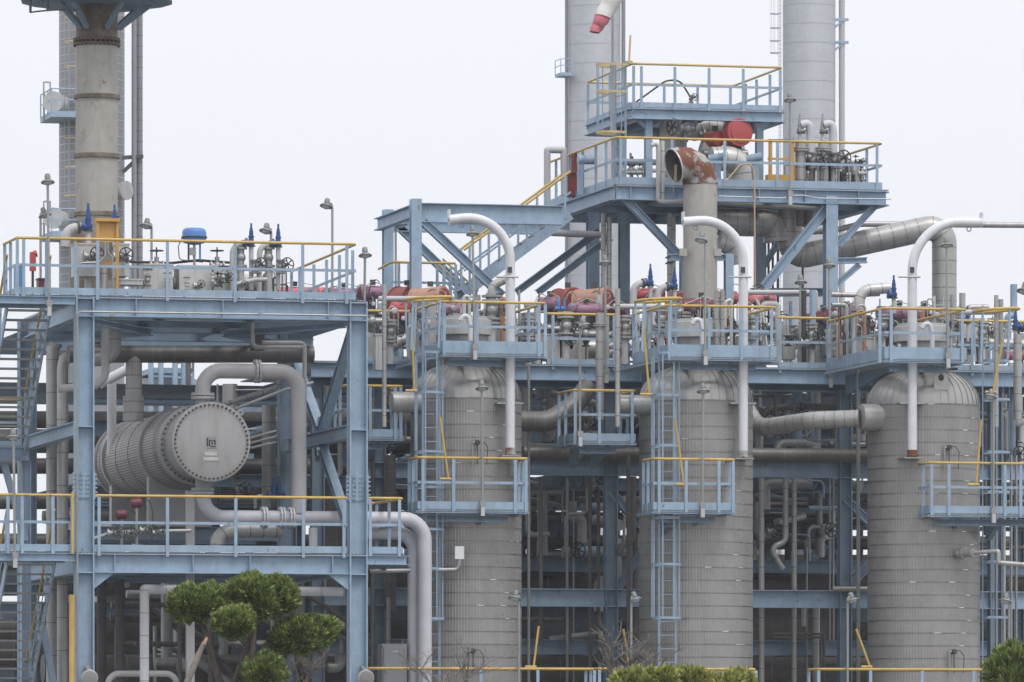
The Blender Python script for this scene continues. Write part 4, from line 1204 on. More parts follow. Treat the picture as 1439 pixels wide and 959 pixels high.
# windsock hanging from a mast above the frame
v = 9.0
t = thing('windsock', 'drooping white and red windsock hanging at the top edge', 'windsock', Pt(835, 46, v))
def sock(p0, p1, r0, r1):
    b = MB(); pts = []; n = 7
    a, c = Pt(*p0, v), Pt(*p1, v)
    for k in range(n): pts.append(a.lerp(c, k / (n - 1)) + Vector((.015 * math.sin(k * 2.2), .02 * math.cos(k * 1.7), 0)))
    rs = [r0 + (r1 - r0) * k / (n - 1) for k in range(n)]
    b.sweep(pts, rs, 14, cap=False)
    return b
part(t, 'white_band', sock((866, -12), (847, 24), .25, .19), 'cloth_white')
part(t, 'red_band', sock((847, 24), (835, 46), .19, .12), 'cloth_red')
part(t, 'upper_red_band', sock((884, -44), (866, -12), .28, .25), 'cloth_red')
part(t, 'mast', MB().cyl(Pt(861, 250, 12.4), Pt(861, -60, 12.4), .035, n=8), 'galv')
part(t, 'arm', MB().cyl(Pt(884, -44, v), Pt(861, -55, 12.4), .03, n=8), 'galv')
t = thing('lightning_rod', 'short tan rod on the corner of the high upper deck rail', 'rod', Pt(884, 95, VT))
part(t, 'rod', MB().cyl(Pt(884, 88, VT), Pt(886, 50, VT), .025, n=6), 'yellow_pale')
part(t, 'bracket', MB().cbox(Pt(885, 88, VT), .12, .12, .08), 'yellow_pale', smooth=False)

# ------------------------------------------------------------------ pole lamps
def lamp(label, hp, ppx, ybot, v, box=True, big=1.0, lean=0):
    head = Pt(*hp, v); px = ppx
    foot = Pt(px, ybot, v)
    t = thing('pole_lamp', label, 'lamp', foot, 'industrial pole lamps')
    s = big * 1.12
    side = head.x - foot.x
    top = Vector((foot.x, v, head.z - .12))
    if abs(side) > .05:
        path = [foot, top, Vector((foot.x + side * .1, v, head.z + .02)), Vector((head.x, v, head.z + .03))]
    else: path = [foot, head]
    part(t, 'pole', MB().tube(path, .026 * s, .06, 8), 'galv')
    ax = Vector((0.25 if side < -.05 else (-.25 if side > .05 else 0), .25, 1)).normalized()
    shd = part(t, 'shade', MB().lathe(head - ax * .06 * s, ax, [(.135 * s, 0), (.13 * s, .02 * s), (.08 * s, .055 * s), (.05 * s, .065 * s)], 16), 'lampgrey')
    part(shd, 'lens', MB().lathe(head - ax * .10 * s, ax, [(.05 * s, 0), (.09 * s, .03 * s), (.09 * s, .04 * s)], 14), 'glass')
    part(t, 'cap', MB().lathe(head + ax * .01 * s, ax, [(.055 * s, 0), (.06 * s, .04 * s), (.05 * s, .10 * s), (.02 * s, .12 * s)], 12), 'lampgrey')
    if box:
        part(t, 'junction_box', MB().cbox(foot + Vector((0, -.02, 0)), .13, .1, .12), 'galv', smooth=False)
        part(t, 'ballast', MB().cbox(foot + Vector((0.0, -.02, -.17)), .085, .08, .22), 'clad_light', smooth=False)
L = lamp
L('pole lamp rising from the top stair landing at far left', (67, 253), 69, 426, -.3)
L('small pole lamp just right of the far column lower platform', (62, 300), 57, 412, 7.9, False)
L('short pole lamp right of the exhaust stack on the left upper deck', (206, 315), 213, 366, 6.5, False)
L('tallest pole lamp near the right end of the left upper deck', (459, 287), 467, 416, 6.5, False)
L('pole lamp leaning between the two blue safety valves on left upper deck', (374, 322), 381, 416, 3.0, False)
L('pole lamp just right of the left platform corner', (513, 356), 512, 448, .8)
L('pole lamp at the front of the left vessel top platform', (664, 326), 667, 488, 2.1)
L('pole lamp inside the portal frame, under its beam', (563, 314), 556, 420, 14, False)
L('pole lamp at the front of the middle vessel top platform', (986, 335), 991, 496, 2.1)
L('pole lamp on the rack deck left of the middle vessel platform', (850, 367), 852, 522, 7)
L('pole lamp on the rack deck, left of two right of the middle vessel platform', (1125, 394), 1124, 516, 8, False)
L('pole lamp on the rack deck at the left end of the right vessel platform', (1165, 371), 1167, 528, 7)
L('tall pole lamp in front of the high platform', (1110, 138), 1110, 272, 10.8)
L('pole lamp before the ribbed pipe on the right vessel top platform', (1330, 342), 1332, 500, 2.1)
L('pole lamp standing on the left vessel middle platform', (677, 543), 678, 708, 1.9)
L('pole lamp standing on the middle vessel middle platform', (988, 547), 987, 710, 1.9)
L('pole lamp standing on the right vessel middle platform', (1392, 555), 1396, 718, 1.9)
L('pole lamp on the small platform left of the middle vessel', (820, 455), 815, 610, 3.3)
L('low pole lamp between left and middle vessels, in front of left vessel', (724, 838), 729, 1020, 1.7, False)
L('low pole lamp just left of the middle vessel foot', (892, 840), 887, 1020, 1.7, False)
L('low pole lamp just left of the right vessel foot', (1197, 841), 1191, 1020, 1.7, False)
L('low pole lamp right of the right vessel foot', (1413, 842), 1418, 1020, 1.7, False)
L('pole lamp on the lower stair landing at the left edge', (19, 612), 21, 780, -.3)
L('pole lamp cut by the right edge of the picture', (1440, 406), 1446, 505, 4, False, 1.2)
# round searchlights at the foot of the frame columns
for px, lab in ((126, 'left'), (514, 'right')):
    c = Pt(px, 953, -.45)
    t = thing('searchlight', f'round grey searchlight low on the {lab} front column of the left platform', 'searchlight', c - Vector((0, 0, .15)), 'round searchlights')
    part(t, 'housing', MB().lathe(c, (-.15, -1, 0), [(.08, -.18), (.17, -.05), (.185, 0), (.185, .04), (.165, .05)], 24), 'galv')
    part(t, 'lens', MB().lathe(c + Vector((0, -.055, 0)), (-.15, -1, 0), [(.15, 0), (.1, .012), (.02, .018)], 20), 'concrete')
    part(t, 'yoke', MB().bar(c + Vector((0, .02, .16)), c + Vector((0, .4, .26)), .1, .05), 'galv', smooth=False)

# ------------------------------------------------------------------ generators for valves and actuators
def safety_valve(label, px, ytop, ybot, v, out=-1, s=1.0, m='vblue', drop=30, group='blue safety valves', tail=True, tr=.085):
    """spring safety valve: blue body with pointed bonnet on a grey inlet pipe, outlet elbow to one side"""
    c = Pt(px, ytop, v); k = 1 / S(px, v)
    foot = Pt(px, ybot, v)
    t = thing('safety_valve', label, 'valve', foot, group)
    h = 27 * k * s
    z = c.z - h
    part(t, 'bonnet', MB().lathe((c.x, v, z), (0, 0, 1), [(.07 * s, -.03), (.08 * s, 0), (.08 * s, h * .12), (.055 * s, h * .13), (.055 * s, h * .3), (.065 * s, h * .31), (.065 * s, h * .37), (.048 * s, h * .38), (.045 * s, h * .62), (.034 * s, h * .64), (.034 * s, h * .76), (.022 * s, h * .77), (.022 * s, h)], 14), m)
    part(t, 'body', MB().lathe((c.x, v, z), (out, 0, 0.15), [(.07 * s, -.02), (.07 * s, .1 * s), (.1 * s, .1 * s), (.1 * s, .14 * s)], 14), m)
    part(t, 'inlet_flange', MB().lathe((c.x, v, z - .07 * s), (0, 0, 1), [(.09 * s, 0), (.09 * s, .03), (.06 * s, .035), (.06 * s, .06)], 14), 'dark')
    part(t, 'inlet_pipe', MB().cyl((c.x, v, foot.z), (c.x, v, z - .07 * s), .05 * s, n=12), 'gpipe')
    if tail:
        p = [Vector((c.x + out * .12 * s, v, z)), Vector((c.x + out * .40 * s, v, z - .04)), Vector((c.x + out * .42 * s, v, z - drop * k))]
        op = part(t, 'outlet_pipe', MB().tube(p, tr * s, .2 * s, 12), 'gpipe')
        part(op, 'outlet_flange', MB().ring(p[0].lerp(p[1], .2), p[1] - p[0], tr * .8 * s, tr * 1.35 * s, .05, 14), 'dark')
    return t
def gate_valve(px, py, v, s=1.0, axis=(1, 0, 0), auto=None, label=None, m='galv', wm='dark', face=(0.2, -1, .1), up=False):
    """flanged valve body with bonnet, stem and handwheel; base = the pipe line it sits on"""
    c = Pt(px, py, v)
    t = thing('gate_valve', label, 'valve', c - Vector((0, 0, .12 * s)), None, auto)
    ax = Vector(axis).normalized()
    b = MB().ball(c, .10 * s, 12, 7)
    for q in (-1, 1): b.lathe(c + ax * (.14 * s * q) - ax * .015, ax, [(.12 * s, 0), (.12 * s, .03 * s)], 14)
    b.cyl(c - ax * .15 * s, c + ax * .15 * s, .07 * s, n=12)
    part(t, 'body', b, m)
    d = Vector((0, 0, 1)) if up else Vector(face).normalized()
    bn = part(t, 'bonnet', MB().cyl(c, c + d * .2 * s, .055 * s, n=10), m)
    part(bn, 'stem', MB().cyl(c + d * .2 * s, c + d * .42 * s, .016 * s, n=6), 'dark')
    part(bn, 'handwheel', MB().wheel(c + d * .34 * s, d, .145 * s, .014 * s), wm)
    return t
def actuator(px, py, v, ln, r, m, label=None, auto=None, axis=(1, 0, 0), capm=None, foot=.45, group=None, tubes=True):
    """pneumatic valve actuator: ribbed drum with end caps, tie rods and a yoke down to its valve"""
    c = Pt(px, py, v); ax = Vector(axis).normalized()
    t = thing('valve_actuator', label, 'actuator', c - Vector((0, 0, foot + r)), group, auto)
    l = ln / 2
    part(t, 'drum', MB().lathe(c, ax, [(r * .95, -l), (r, -l + .02), (r, -l + .06), (r * .93, -l + .07), (r * .93, l - .07), (r, l - .06), (r, l - .02), (r * .95, l)], 24), m)
    part(t, 'end_cap', MB().lathe(c + ax * l, ax, [(r * .8, 0), (r * .75, .03), (r * .2, .05)], 20), capm or m)
    part(t, 'end_cap', MB().lathe(c - ax * l, ax * -1, [(r * .8, 0), (r * .75, .03), (r * .2, .05)], 20), capm or m)
    part(t, 'yoke', MB().box(c.x - .09, c.x + .09, c.y - .07, c.y + .07, c.z - r - foot * .5, c.z - r * .8), 'dark', smooth=False)
    part(t, 'valve_body', MB().ball((c.x, c.y, c.z - r - foot * .72), .13, 12, 7).cyl((c.x - .26, c.y, c.z - r - foot * .72), (c.x + .26, c.y, c.z - r - foot * .72), .085, n=12), 'galv')
    part(t, 'positioner', MB().cbox((c.x + .02, c.y - .05, c.z + r + .06), .12, .1, .12), 'dark', smooth=False)
    for q in range(3 if tubes else 0):
        e1 = c + ax * l * random.uniform(-.8, .8) + Vector((0, -r * .9, random.uniform(-.1, .3))); e2 = e1 + Vector((random.uniform(-.3, .3), -.05, random.uniform(.05, .25))); e3 = e2 + Vector((random.uniform(-.2, .2), .02, -random.uniform(.3, .7)))
        part(t, 'tubing', MB().tube([e1, e2, e3], .010, .1, 6), random.choice(('galv', 'dark')))
    if tubes: part(t, 'gauge', MB().lathe(c + Vector((random.uniform(-.2, .2), -r - .06, random.uniform(-.25, .05))), (0, -1, 0), [(.05, 0), (.055, .03), (.045, .035)], 12), random.choice(('dark', 'clad_light')))
    if tubes: part(t, 'tubing', MB().tube([c + ax * l * .7 + Vector((0, -r, 0)), c + ax * l + Vector((.1, -r, .1)), c + Vector((0, -r, .25)), c - ax * l + Vector((0, -r, .05))], .012, .08, 6), 'galv')
    return t
def cladbox(px0, px1, y0, y1, v, dv, label=None, auto=None, m='clad_light', ribs=1):
    """sheet-metal insulation box with raised seams"""
    a, b = Pt(px0, y1, v), Pt(px1, y0, v)
    t = thing('insulation_box', label, 'box', ((a.x + b.x) / 2, v + dv / 2, a.z), None, auto)
    part(t, 'casing', MB().box(a.x, b.x, v, v + dv, a.z, b.z), m, smooth=False)
    for k in range(ribs):
        x = a.x + (b.x - a.x) * (k + 1) / (ribs + 1)
        part(t, 'seam', MB().box(x - .012, x + .012, v - .012, v + .0, a.z, b.z), m, smooth=False)
    part(t, 'lid_flange', MB().box(a.x - .02, b.x + .02, v - .02, v + dv + .02, b.z - .02, b.z + .012), m, smooth=False)
    return t

# ------------------------------------------------------------------ equipment on the left upper deck
zd = ZUP + .045
DK = 'on the left upper deck'
safety_valve('blue safety valve with bent outlet left of the orange cabinet on left deck', 124, 286, 345, 2.6, -1, 1.25, drop=28)
safety_valve('blue safety valve just behind the top right corner of the orange cabinet', 161, 288, 345, 2.8, -1, 1.1, tail=False)
safety_valve('left of the two blue safety valves near the right end of left deck', 353, 314, 408, 2.4, -1, 1.05, drop=75, tr=.06)
safety_valve('right of the two blue safety valves near the right end of left deck', 391, 315, 408, 2.4, -1, 1.05, drop=75, tr=.06)
gate_valve(359, 375, 2.35, 1.0, (0, 0, 1), label='grey gate valve with handwheel under the left one of the two deck safety valves')
gate_valve(396, 375, 2.35, 1.0, (0, 0, 1), label='grey gate valve with handwheel under the right one of the two deck safety valves')
for px, lab in ((338, 'left'), (377, 'right')):
    c = Pt(px, 362, 2.5)
    t = thing('check_valve', f'stubby flanged grey valve on the outlet of the {lab} deck safety valve', 'valve', c - Vector((0, 0, .3)), 'flanged valves under the safety valves')
    b = MB().ball(c, .12, 12, 7)
    for q in (-.2, .2): b.lathe(c + Vector((0, 0, q - .02)), (0, 0, 1), [(.15, 0), (.15, .05)], 16)
    b.cyl(c - Vector((0, 0, .25)), c + Vector((0, 0, .25)), .085, n=12)
    part(t, 'body', b, 'galv')
    part(t, 'lower_pipe', MB().cyl(Pt(px + 1, 410, 2.5), c - Vector((0, 0, .2)), .08, n=12), 'gpipe')
# orange instrument cabinet
a, b2 = Pt(136, 372, 1.2), Pt(167, 308, 1.2)
t = thing('instrument_cabinet', 'orange instrument cabinet standing on the left upper deck by the rail', 'cabinet', ((a.x + b2.x) / 2, 1.3, ZUP + .04))
for x in (a.x + .03, b2.x - .03): part(t, 'frame_post', MB().box(x - .03, x + .03, 1.2, 1.3, ZUP + .04, b2.z), 'orange', smooth=False)
part(t, 'back_panel', MB().box(a.x + .06, b2.x - .06, 1.27, 1.3, Z(150, 340, 1.2), b2.z - .06), 'orange', smooth=False)
part(t, 'top_rail', MB().box(a.x - .02, b2.x + .02, 1.15, 1.36, b2.z - .06, b2.z + .01), 'orange', smooth=False)
part(t, 'shelf', MB().box(a.x + .06, b2.x - .06, 1.2, 1.3, a.z, a.z + .06), 'orange', smooth=False)
part(t, 'conduit', MB().tube([Pt(148, 340, 1.1), Pt(148, 360, 1.1), Pt(140, 369, 1.1), Pt(110, 370, 1.1), Pt(109, 440, 1.1)], .025, .12, 8), 'galv')
part(t, 'conduit', MB().tube([Pt(151, 340, 1.1), Pt(152, 356, 1.1), Pt(158, 362, 1.1), Pt(159, 430, 1.1)], .022, .1, 8), 'galv')
cladbox(106, 137, 343, 388, 2.3, .6, 'grey sheet-metal insulation box left of the orange cabinet')
cladbox(166, 182, 343, 388, 2.3, .6, 'narrow grey insulation box right of the orange cabinet')
gate_valve(128, 361, 2.1, 1.1, (1, 0, 0), label='black handwheel valve on the box left of the orange cabinet')
gate_valve(169, 362, 2.1, 1.1, (1, 0, 0), label='black handwheel valve on the box right of the orange cabinet')
for px, lab in ((124, 'left of'), (146, 'behind')):
    pipe('stub_pipe', f'short grey pipe standing on the left deck {lab} the orange cabinet', [(px, 418, 2.7), (px, 372, 2.7)], .085, 'clad_light', step=.35)
cladbox(203, 243, 372, 410, 2.4, .7, 'grey insulation box on the left deck, left of the blue dome actuator', ribs=1)
cladbox(252, 298, 374, 410, 2.4, .7, 'grey insulation box under the blue dome actuator', ribs=1)
cladbox(300, 322, 374, 410, 2.6, .6, 'grey insulation box right of the blue dome actuator')
cladbox(170, 201, 393, 400, 2.2, .6, 'flat low insulation box beside the orange cabinet', ribs=0)
pipe('insulated_pipe', 'clad pipe along the left deck joining the insulation boxes', [(243, 398, 2.9), (372, 398, 2.9)], .14, 'clad_light', step=.45)
pipe('insulated_pipe', 'short fat clad pipe end behind the left deck safety valves', [(322, 398, 3.2), (375, 396, 3.2), (374, 430, 3.2)], .19, 'clad_light', step=.3)
# blue dome diaphragm actuator
c = Pt(273, 334, 2.6)
t = thing('diaphragm_actuator', 'bright blue dome-topped diaphragm actuator on the left upper deck', 'actuator', Pt(273, 374, 2.6))
part(t, 'dome', MB().lathe(c, (0, 0, 1), [(.27, 0), (.27, .11), (.25, .17), (.2, .205), (.05, .215)], 28), 'mblue')
part(t, 'rim', MB().ring(c, (0, 0, 1), .24, .29, .03, 28), 'dark')
part(t, 'lower_bowl', MB().lathe(c - Vector((0, 0, .16)), (0, 0, 1), [(.1, 0), (.24, .04), (.265, .1), (.265, .145)], 28), 'mblue')
for x in (-.13, .13): part(t, 'yoke_leg', MB().bar(c + Vector((x, 0, -.5)), c + Vector((x, 0, -.14)), .035, .05), 'mblue' if x > 0 else 'dark', smooth=False)
part(t, 'stem', MB().cyl(c - Vector((0, 0, .66)), c - Vector((0, 0, .14)), .03, n=8), 'galv')
part(t, 'positioner', MB().cbox(c + Vector((-.06, -.1, -.32)), .14, .12, .16), 'galv', smooth=False)
part(t, 'tubing', MB().tube([c + Vector((-.28, 0, -.02)), c + Vector((-.36, 0, -.2)), c + Vector((-.34, 0, -.5)), c + Vector((.2, 0, -.55))], .012, .08, 6), 'dark')
for px, lab in ((220, 'left of'), (305, 'right of')):
    gate_valve(px, 374, 2.75, 1.0, (1, 0, 0), label=f'grey valve with flat top handwheel {lab} the blue dome actuator', up=True)
pipe('cable', 'black cable sagging along the left deck behind the dome actuator', [(180, 368, 2.9), (240, 370, 2.9), (280, 366, 2.9), (330, 370, 2.9)], .03, 'black', .3, cat='cable')
# red and blue items at the far left of the deck
t = thing('alarm_post', 'red alarm box on a dark post at the far left of the upper deck', 'alarm box', Pt(46, 415, 4))
part(t, 'post', MB().cyl(Pt(46, 418, 4), Pt(46, 360, 4), .03, n=8), 'dark')
part(t, 'red_box', MB().cbox(Pt(46, 368, 4), .13, .12, .42), 'red', smooth=False)
part(t, 'hood', MB().lathe(Pt(49, 357, 4), (1, 0, .3), [(.06, -.06), (.08, .04)], 12), 'red')
cladbox(22, 32, 372, 412, 4.2, .3, 'small blue box at the far left end of the upper deck', m='mblue', ribs=0)
cladbox(54, 68, 392, 410, 4.6, .3, 'small dark red box on the upper deck left of the stack', m='maroon', ribs=0)
pipe('drain_pipe', 'grey drain standpipe on a low rail of the right deck end', [(330, 400, 2.1), (360, 393, 2.1), (375, 393, 2.1)], .05, 'gpipe', .1)

# big insulated pipe bundle under the upper deck and left of the exchanger
pipe('insulated_pipe', 'thick straight clad header running under the left upper deck', [(440, 498, 5.5), (96, 498, 5.5)], .2, 'clad_dark', 0, .5)
pipe('insulated_pipe', 'vertical clad pipe dropping from the header into the exchanger shell', [(188, 500, 5.5), (188, 592, 5.5)], .19, 'clad', 0, .3)
pipe('pipe_sleeve', 'pale clad sleeve on the pipe entering the back of the exchanger', [(187.5, 557, 5.5), (187.5, 592, 5.5)], .24, 'clad', 0, .25)
pipe('insulated_pipe', 'tall clad pipe with top elbow behind the stair, nearest the left column', [(160, 488, 6.0), (88, 488, 6.0), (88, 1100, 6.0)], .13, 'clad', .5, .75)
pipe('insulated_pipe', 'tall clad pipe beside the left front column, right one of the pair', [(78, 484, 6.6), (78, 484.5, 6.6), (74, 490, 6.6), (74, 1100, 6.6)], .15, 'clad', .3, .75)
pipe('insulated_pipe', 'clad elbow pipe above the exchanger left end, under the deck', [(160, 430, 3.4), (160, 500, 3.4), (140, 505, 3.4), (110, 505, 3.4)], .16, 'clad', .35, .5)
pipe('grey_pipe', 'smooth grey pipe stub bending left under the upper deck', [(148, 440, 2.6), (148, 530, 2.6), (136, 542, 2.6), (82, 547, 2.6)], .09, 'gpipe', .3)
pipe('grey_pipe', 'pale vertical pipe behind the exchanger left end', [(157, 540, 9), (157, 640, 9)], .11, 'wpipe', .2)
pipe('grey_pipe', 'pale slanting pipe above the exchanger left end', [(140, 540, 9.5), (178, 520, 9.5), (195, 516, 9.5)], .12, 'wpipe', .2)
pipe('insulated_pipe', 'slanting clad pipe from the exchanger towards the rear under the deck', [(312, 570, 6), (388, 545, 6), (393, 530, 6), (393, 490, 6)], .06, 'clad', .12, .4)
pipe('grey_pipe', 'thin pale handrail-like pipe slanting behind the arching grey pipe', [(330, 575, 5.5), (400, 548, 5.5), (440, 538, 5.5)], .035, 'gpipe', .1)
for k, (px, y0, r) in enumerate(((428, 500, .05), (360, 440, .05))):
    pipe('grey_pipe', ('slim bent pipe under the right end of the left upper deck', 'slim pipe dropping through the left upper deck beside the rear valves')[k], [(px - 60 if k == 0 else px, y0 - 18 if k == 0 else 440, 3), (px, y0 - 18 if k == 0 else 470, 3), (px, y0 + 60 if k == 0 else 492, 3)] if k == 0 else [(355, 448, 3), (355, 484, 3), (360, 488, 3), (428, 488, 3)], r, 'gpipe', .12)
cladbox(356, 372, 452, 492, 4, .4, 'dark hanging instrument case under the left upper deck', m='clad_dark')
for i, y in enumerate((612, 619, 626)):
    pipe('tube_line', ('upper', 'middle', 'lower')[i] + ' one of three thin tubes right of the exchanger cover', [(352, y + 4, 4.2), (388, y - 6 + i, 4.2)], .035, 'galv', 0, group='thin tubes right of the exchanger')
# left column cable trunk, yellow standpipe
pipe('yellow_pipe', 'bright yellow standpipe on the left front column near the ground', [(101, 1100, -.35), (101, 836, -.35)], .062, 'yellow', 0, flanges=(5.6,))
pipe('yellow_pipe', 'yellow upright bar on the lower landing beside the left column', [(102, 778, -.3), (102, 692, -.3)], .03, 'yellow', 0)
pipe('insulated_pipe', 'white clad pipe making a square corner under the left platform', [(203, 1100, 1.6), (203, 828, 1.6), (483, 832, 1.6)], .105, 'wpipe', .02, .5, bandm='clad', grow=1.015)
pipe('grey_pipe', 'low grey pipe with rounded top at the foot of the left platform', [(152, 1080, 2.4), (152, 947, 2.4), (248, 947, 2.4), (252, 1080, 2.4)], .07, 'gpipe', .25)
t = thing('steel_post', 'plain pale post standing under the left platform behind the trees', 'post', Pt(268, 1160, 2))
part(t, 'shaft', MB().box(X(262.5, 2), X(273.5, 2), 2, 2.15, G0, Z(268, 690, 2)), 'gpipe', smooth=False)
part(t, 'foot_plate', MB().box(X(258, 2), X(278, 2), 1.9, 2.25, G0, G0 + .03), 'gpipe', smooth=False)
c = Pt(556, 930, 2.2)
t = thing('control_cabinet', 'tall grey control cabinet beside the twin pale pipes', 'cabinet', (c.x, 2.4, G0))
part(t, 'housing', MB().box(X(537, 2.2), X(572, 2.2), 2.2, 2.7, G0, Z(556, 905, 2.2)), 'twr_dark', smooth=False)
part(t, 'door', MB().box(X(539, 2.2), X(571, 2.2), 2.17, 2.198, G0 + .1, Z(556, 908, 2.2)), 'twr_dark', smooth=False)
part(t, 'name_plate', MB().cbox(Pt(556, 916, 2.16), .12, .01, .03), 'clad_light', smooth=False)
part(t, 'handle', MB().cbox(Pt(543, 940, 2.15), .03, .03, .14), 'galv', smooth=False)

# small red instruments on the lower left deck
for i, (px, py) in enumerate(((192, 708), (171, 724))):
    c = Pt(px, py, 1.1)
    t = thing('level_gauge', f'small dark red instrument on the lower left deck, {("right", "left")[i]} one of two', 'instrument', Pt(px, 770, 1.1), 'red instruments on the lower left deck')
    part(t, 'head', MB().lathe(c - Vector((.14, 0, 0)), (1, 0, .1), [(.06, 0), (.11, .04), (.11, .22), (.07, .27)], 16), 'maroon')
    part(t, 'stem', MB().cyl(Pt(px, 770, 1.1), c, .03, n=8), 'galv')
    part(t, 'cable', MB().tube([c + Vector((.1, 0, .06)), c + Vector((.3, 0, .1)), c + Vector((.36, 0, -.2)), c + Vector((.34, 0, -.8))], .014, .1, 6), 'dark')
for px, py in ((160, 750), (178, 752), (205, 746), (222, 750)):
    gate_valve(px, py, 1.2, .9, (1, 0, 0), auto=('small grey valve on the lower left deck', 'small grey valves on the lower left deck'))
pipe('grey_pipe', 'thin horizontal pipe behind the lower left deck rail', [(130, 758, 1.3), (160, 748, 1.3), (268, 746, 1.3)], .045, 'galv', .1)
pipe('insulated_pipe', 'clad elbow pipe on the lower left deck under the big grey pipe', [(305, 775, 3), (306, 752, 3), (330, 745, 3), (395, 745, 3)], .17, 'clad_light', .4, .3)
pipe('grey_pipe', 'pale stub pipe standing on the lower left deck beside the column', [(440, 775, 2.0), (440, 742, 2.0)], .1, 'lpipe', 0)
safety_valve('small dark blue safety valve pair, left one, behind the arching pipe', 384, 672, 700, 4.6, -1, .9, tail=False)
safety_valve('small dark blue safety valve pair, right one, behind the arching pipe', 392, 670, 700, 4.6, 1, .9, tail=False)

# ------------------------------------------------------------------ equipment on the high platform
pts = [Pt(984, 425, 10.2), Pt(984, 258, 10.2)]
t = thing('vent_stack', 'wide rust-blotched vent stack with an open mouth turned left, at the high platform', 'vent stack', Pt(984, 425, 10.2))
r = 24 / S(984, 10.2)
part(t, 'riser', MB().cyl(pts[0], pts[1], r, n=36), 'stack_grey')
p0 = pts[1]
rc = r * 1.1; path = []
hd_ = Vector((-math.cos(R(12)), -math.sin(R(12)), 0))
for k in range(5):
    a = R(106) * k / 4
    path.append(p0 + hd_ * (rc - rc * math.cos(a)) + Vector((0, 0, rc * math.sin(a))))
path.append(path[-1] + (hd_ * math.sin(R(106)) + Vector((0, 0, math.cos(R(106))))) * .14)
rs = [r * 1.01] * 5 + [r * 1.03]
part(t, 'elbow', MB().sweep(path, rs, 36, cap=False), 'rusty', ang=16)
part(t, 'inner_lining', MB().sweep(path, [q - .02 for q in rs], 36, cap=False), 'dark_grey')
part(t, 'joint', MB().ring(p0, (0, 0, 1), r - .02, r * 1.04, .04, 36), 'rusty')
d = (path[-1] - path[-2]).normalized()
part(t, 'mouth_rim', MB().ring(path[-1], d, rs[-1] - .02, rs[-1] + .012, .03, 36), 'clad_light')
part(t, 'mouth_bar', MB().bar(path[-1] + Vector((.03, -.03, -r * .9)), path[-1] + Vector((.03, -.08, r * .05)), .045, .045), 'rope', smooth=False)
part(t, 'mouth_bar', MB().bar(path[-1] + Vector((.02, -.08, -.02)), path[-1] + Vector((.2, r * .7, .02)), .045, .045), 'rope', smooth=False)
for px in (960, 1008): part(t, 'support_lug', MB().cbox(Pt(px, 355, 9.9), .18, .1, .18), 'stack_grey', smooth=False)
# clad pipes and fittings on the high platform
HP = 'on the high platform'
pipe('insulated_pipe', 'fat clad vertical drum under the raised deck on the high platform', [(946, 262, 14.5), (946, 172, 14.5)], .34, 'clad', 0, .45, n=24)
pipe('insulated_pipe', 'fat ribbed clad elbow under the raised deck beside the red drum', [(1032, 250, 14), (1032, 185, 14), (985, 178, 14), (975, 182, 14)], .26, 'clad_light', .5, .2, n=20)
pipe('insulated_pipe', 'clad elbow pipe dropping to the high platform below the red drum', [(1000, 224, 12.2), (1044, 222, 12.2), (1046, 262, 12.2)], .30, 'clad_light', .42, .22, n=20)
actuator(1036, 187, 12.3, .34, .345, 'red', 'big bright red actuator drum facing out under the raised upper deck', axis=(.2, -.98, 0), foot=.2, tubes=False)
actuator(1003, 196, 12.6, .4, .2, 'red', 'smaller red drum left of the big red actuator drum', axis=(.5, -.86, 0), foot=.2, tubes=False)
pipe('insulated_pipe', 'pale clad stub between the drum and the red actuator on the high platform', [(998, 262, 12.8), (998, 210, 12.8), (985, 206, 12.8)], .2, 'clad_light', .3, .25, n=18)
gate_valve(976, 190, 13, 1.5, (1, 0, 0), label='tall dark-stemmed gate valve under the raised upper deck', up=True)
gate_valve(966, 180, 12.4, 1.4, (1, 0, 0), label='gate valve with upright handwheel left of the rusty vent mouth', face=(-.9, -.4, 0))
for i, (px, y) in enumerate(((1131, 172), (1163, 172))):
    lab = ('left', 'right')[i]
    safety_valve(f'{lab} of two slim dark-topped relief valves on the high platform', px - 7, y - 12, 262, 12, 1, .9, 'galv', tail=False)
    pipe('gooseneck_pipe', f'{lab} of two pale goose-neck pipes on the high platform', [(px - 6, y + 4, 12), (px + 6, y + 1, 12), (px + 8, y + 14, 12), (px + 8, y + 45, 12)], .1, 'lpipe', .22, group='pale goose-neck pipes on the high platform')
    gate_valve(px + 12 if i else px + 14, 226, 11.9, 1.25, (0, 0, 1), label=f'{lab} of two large handwheel valves at the right end of the high platform')
    pipe('stub_pipe', f'{lab} of two thick clad stub pipes under the goose-neck pipes', [(px - 6, 262, 12), (px - 6, 198, 12)], .13, 'clad', 0, .3, flanges=(.9,))
# yellow framed cabinet
a, b2 = Pt(1080, 257, 11.8), Pt(1116, 197, 11.8)
t = thing('instrument_cabinet', 'yellow framed open cabinet on the high platform behind the tall lamp', 'cabinet', ((a.x + b2.x) / 2, 11.9, zh + .04))
for x in (a.x + .06, b2.x - .04): part(t, 'frame_post', MB().box(x - .035, x + .035, 11.8, 11.9, zh + .04, b2.z), 'orange', smooth=False)
part(t, 'top_rail', MB().box(a.x, b2.x, 11.78, 11.95, b2.z - .05, b2.z + .01), 'dark_grey', smooth=False)
part(t, 'lower_box', MB().box(a.x - .03, b2.x, 11.75, 12.0, zh + .05, zh + .42), 'orange', smooth=False)
part(t, 'cross_rail', MB().box(a.x, b2.x, 11.82, 11.88, Z(1100, 225, 11.8), Z(1100, 222, 11.8)), 'orange', smooth=False)
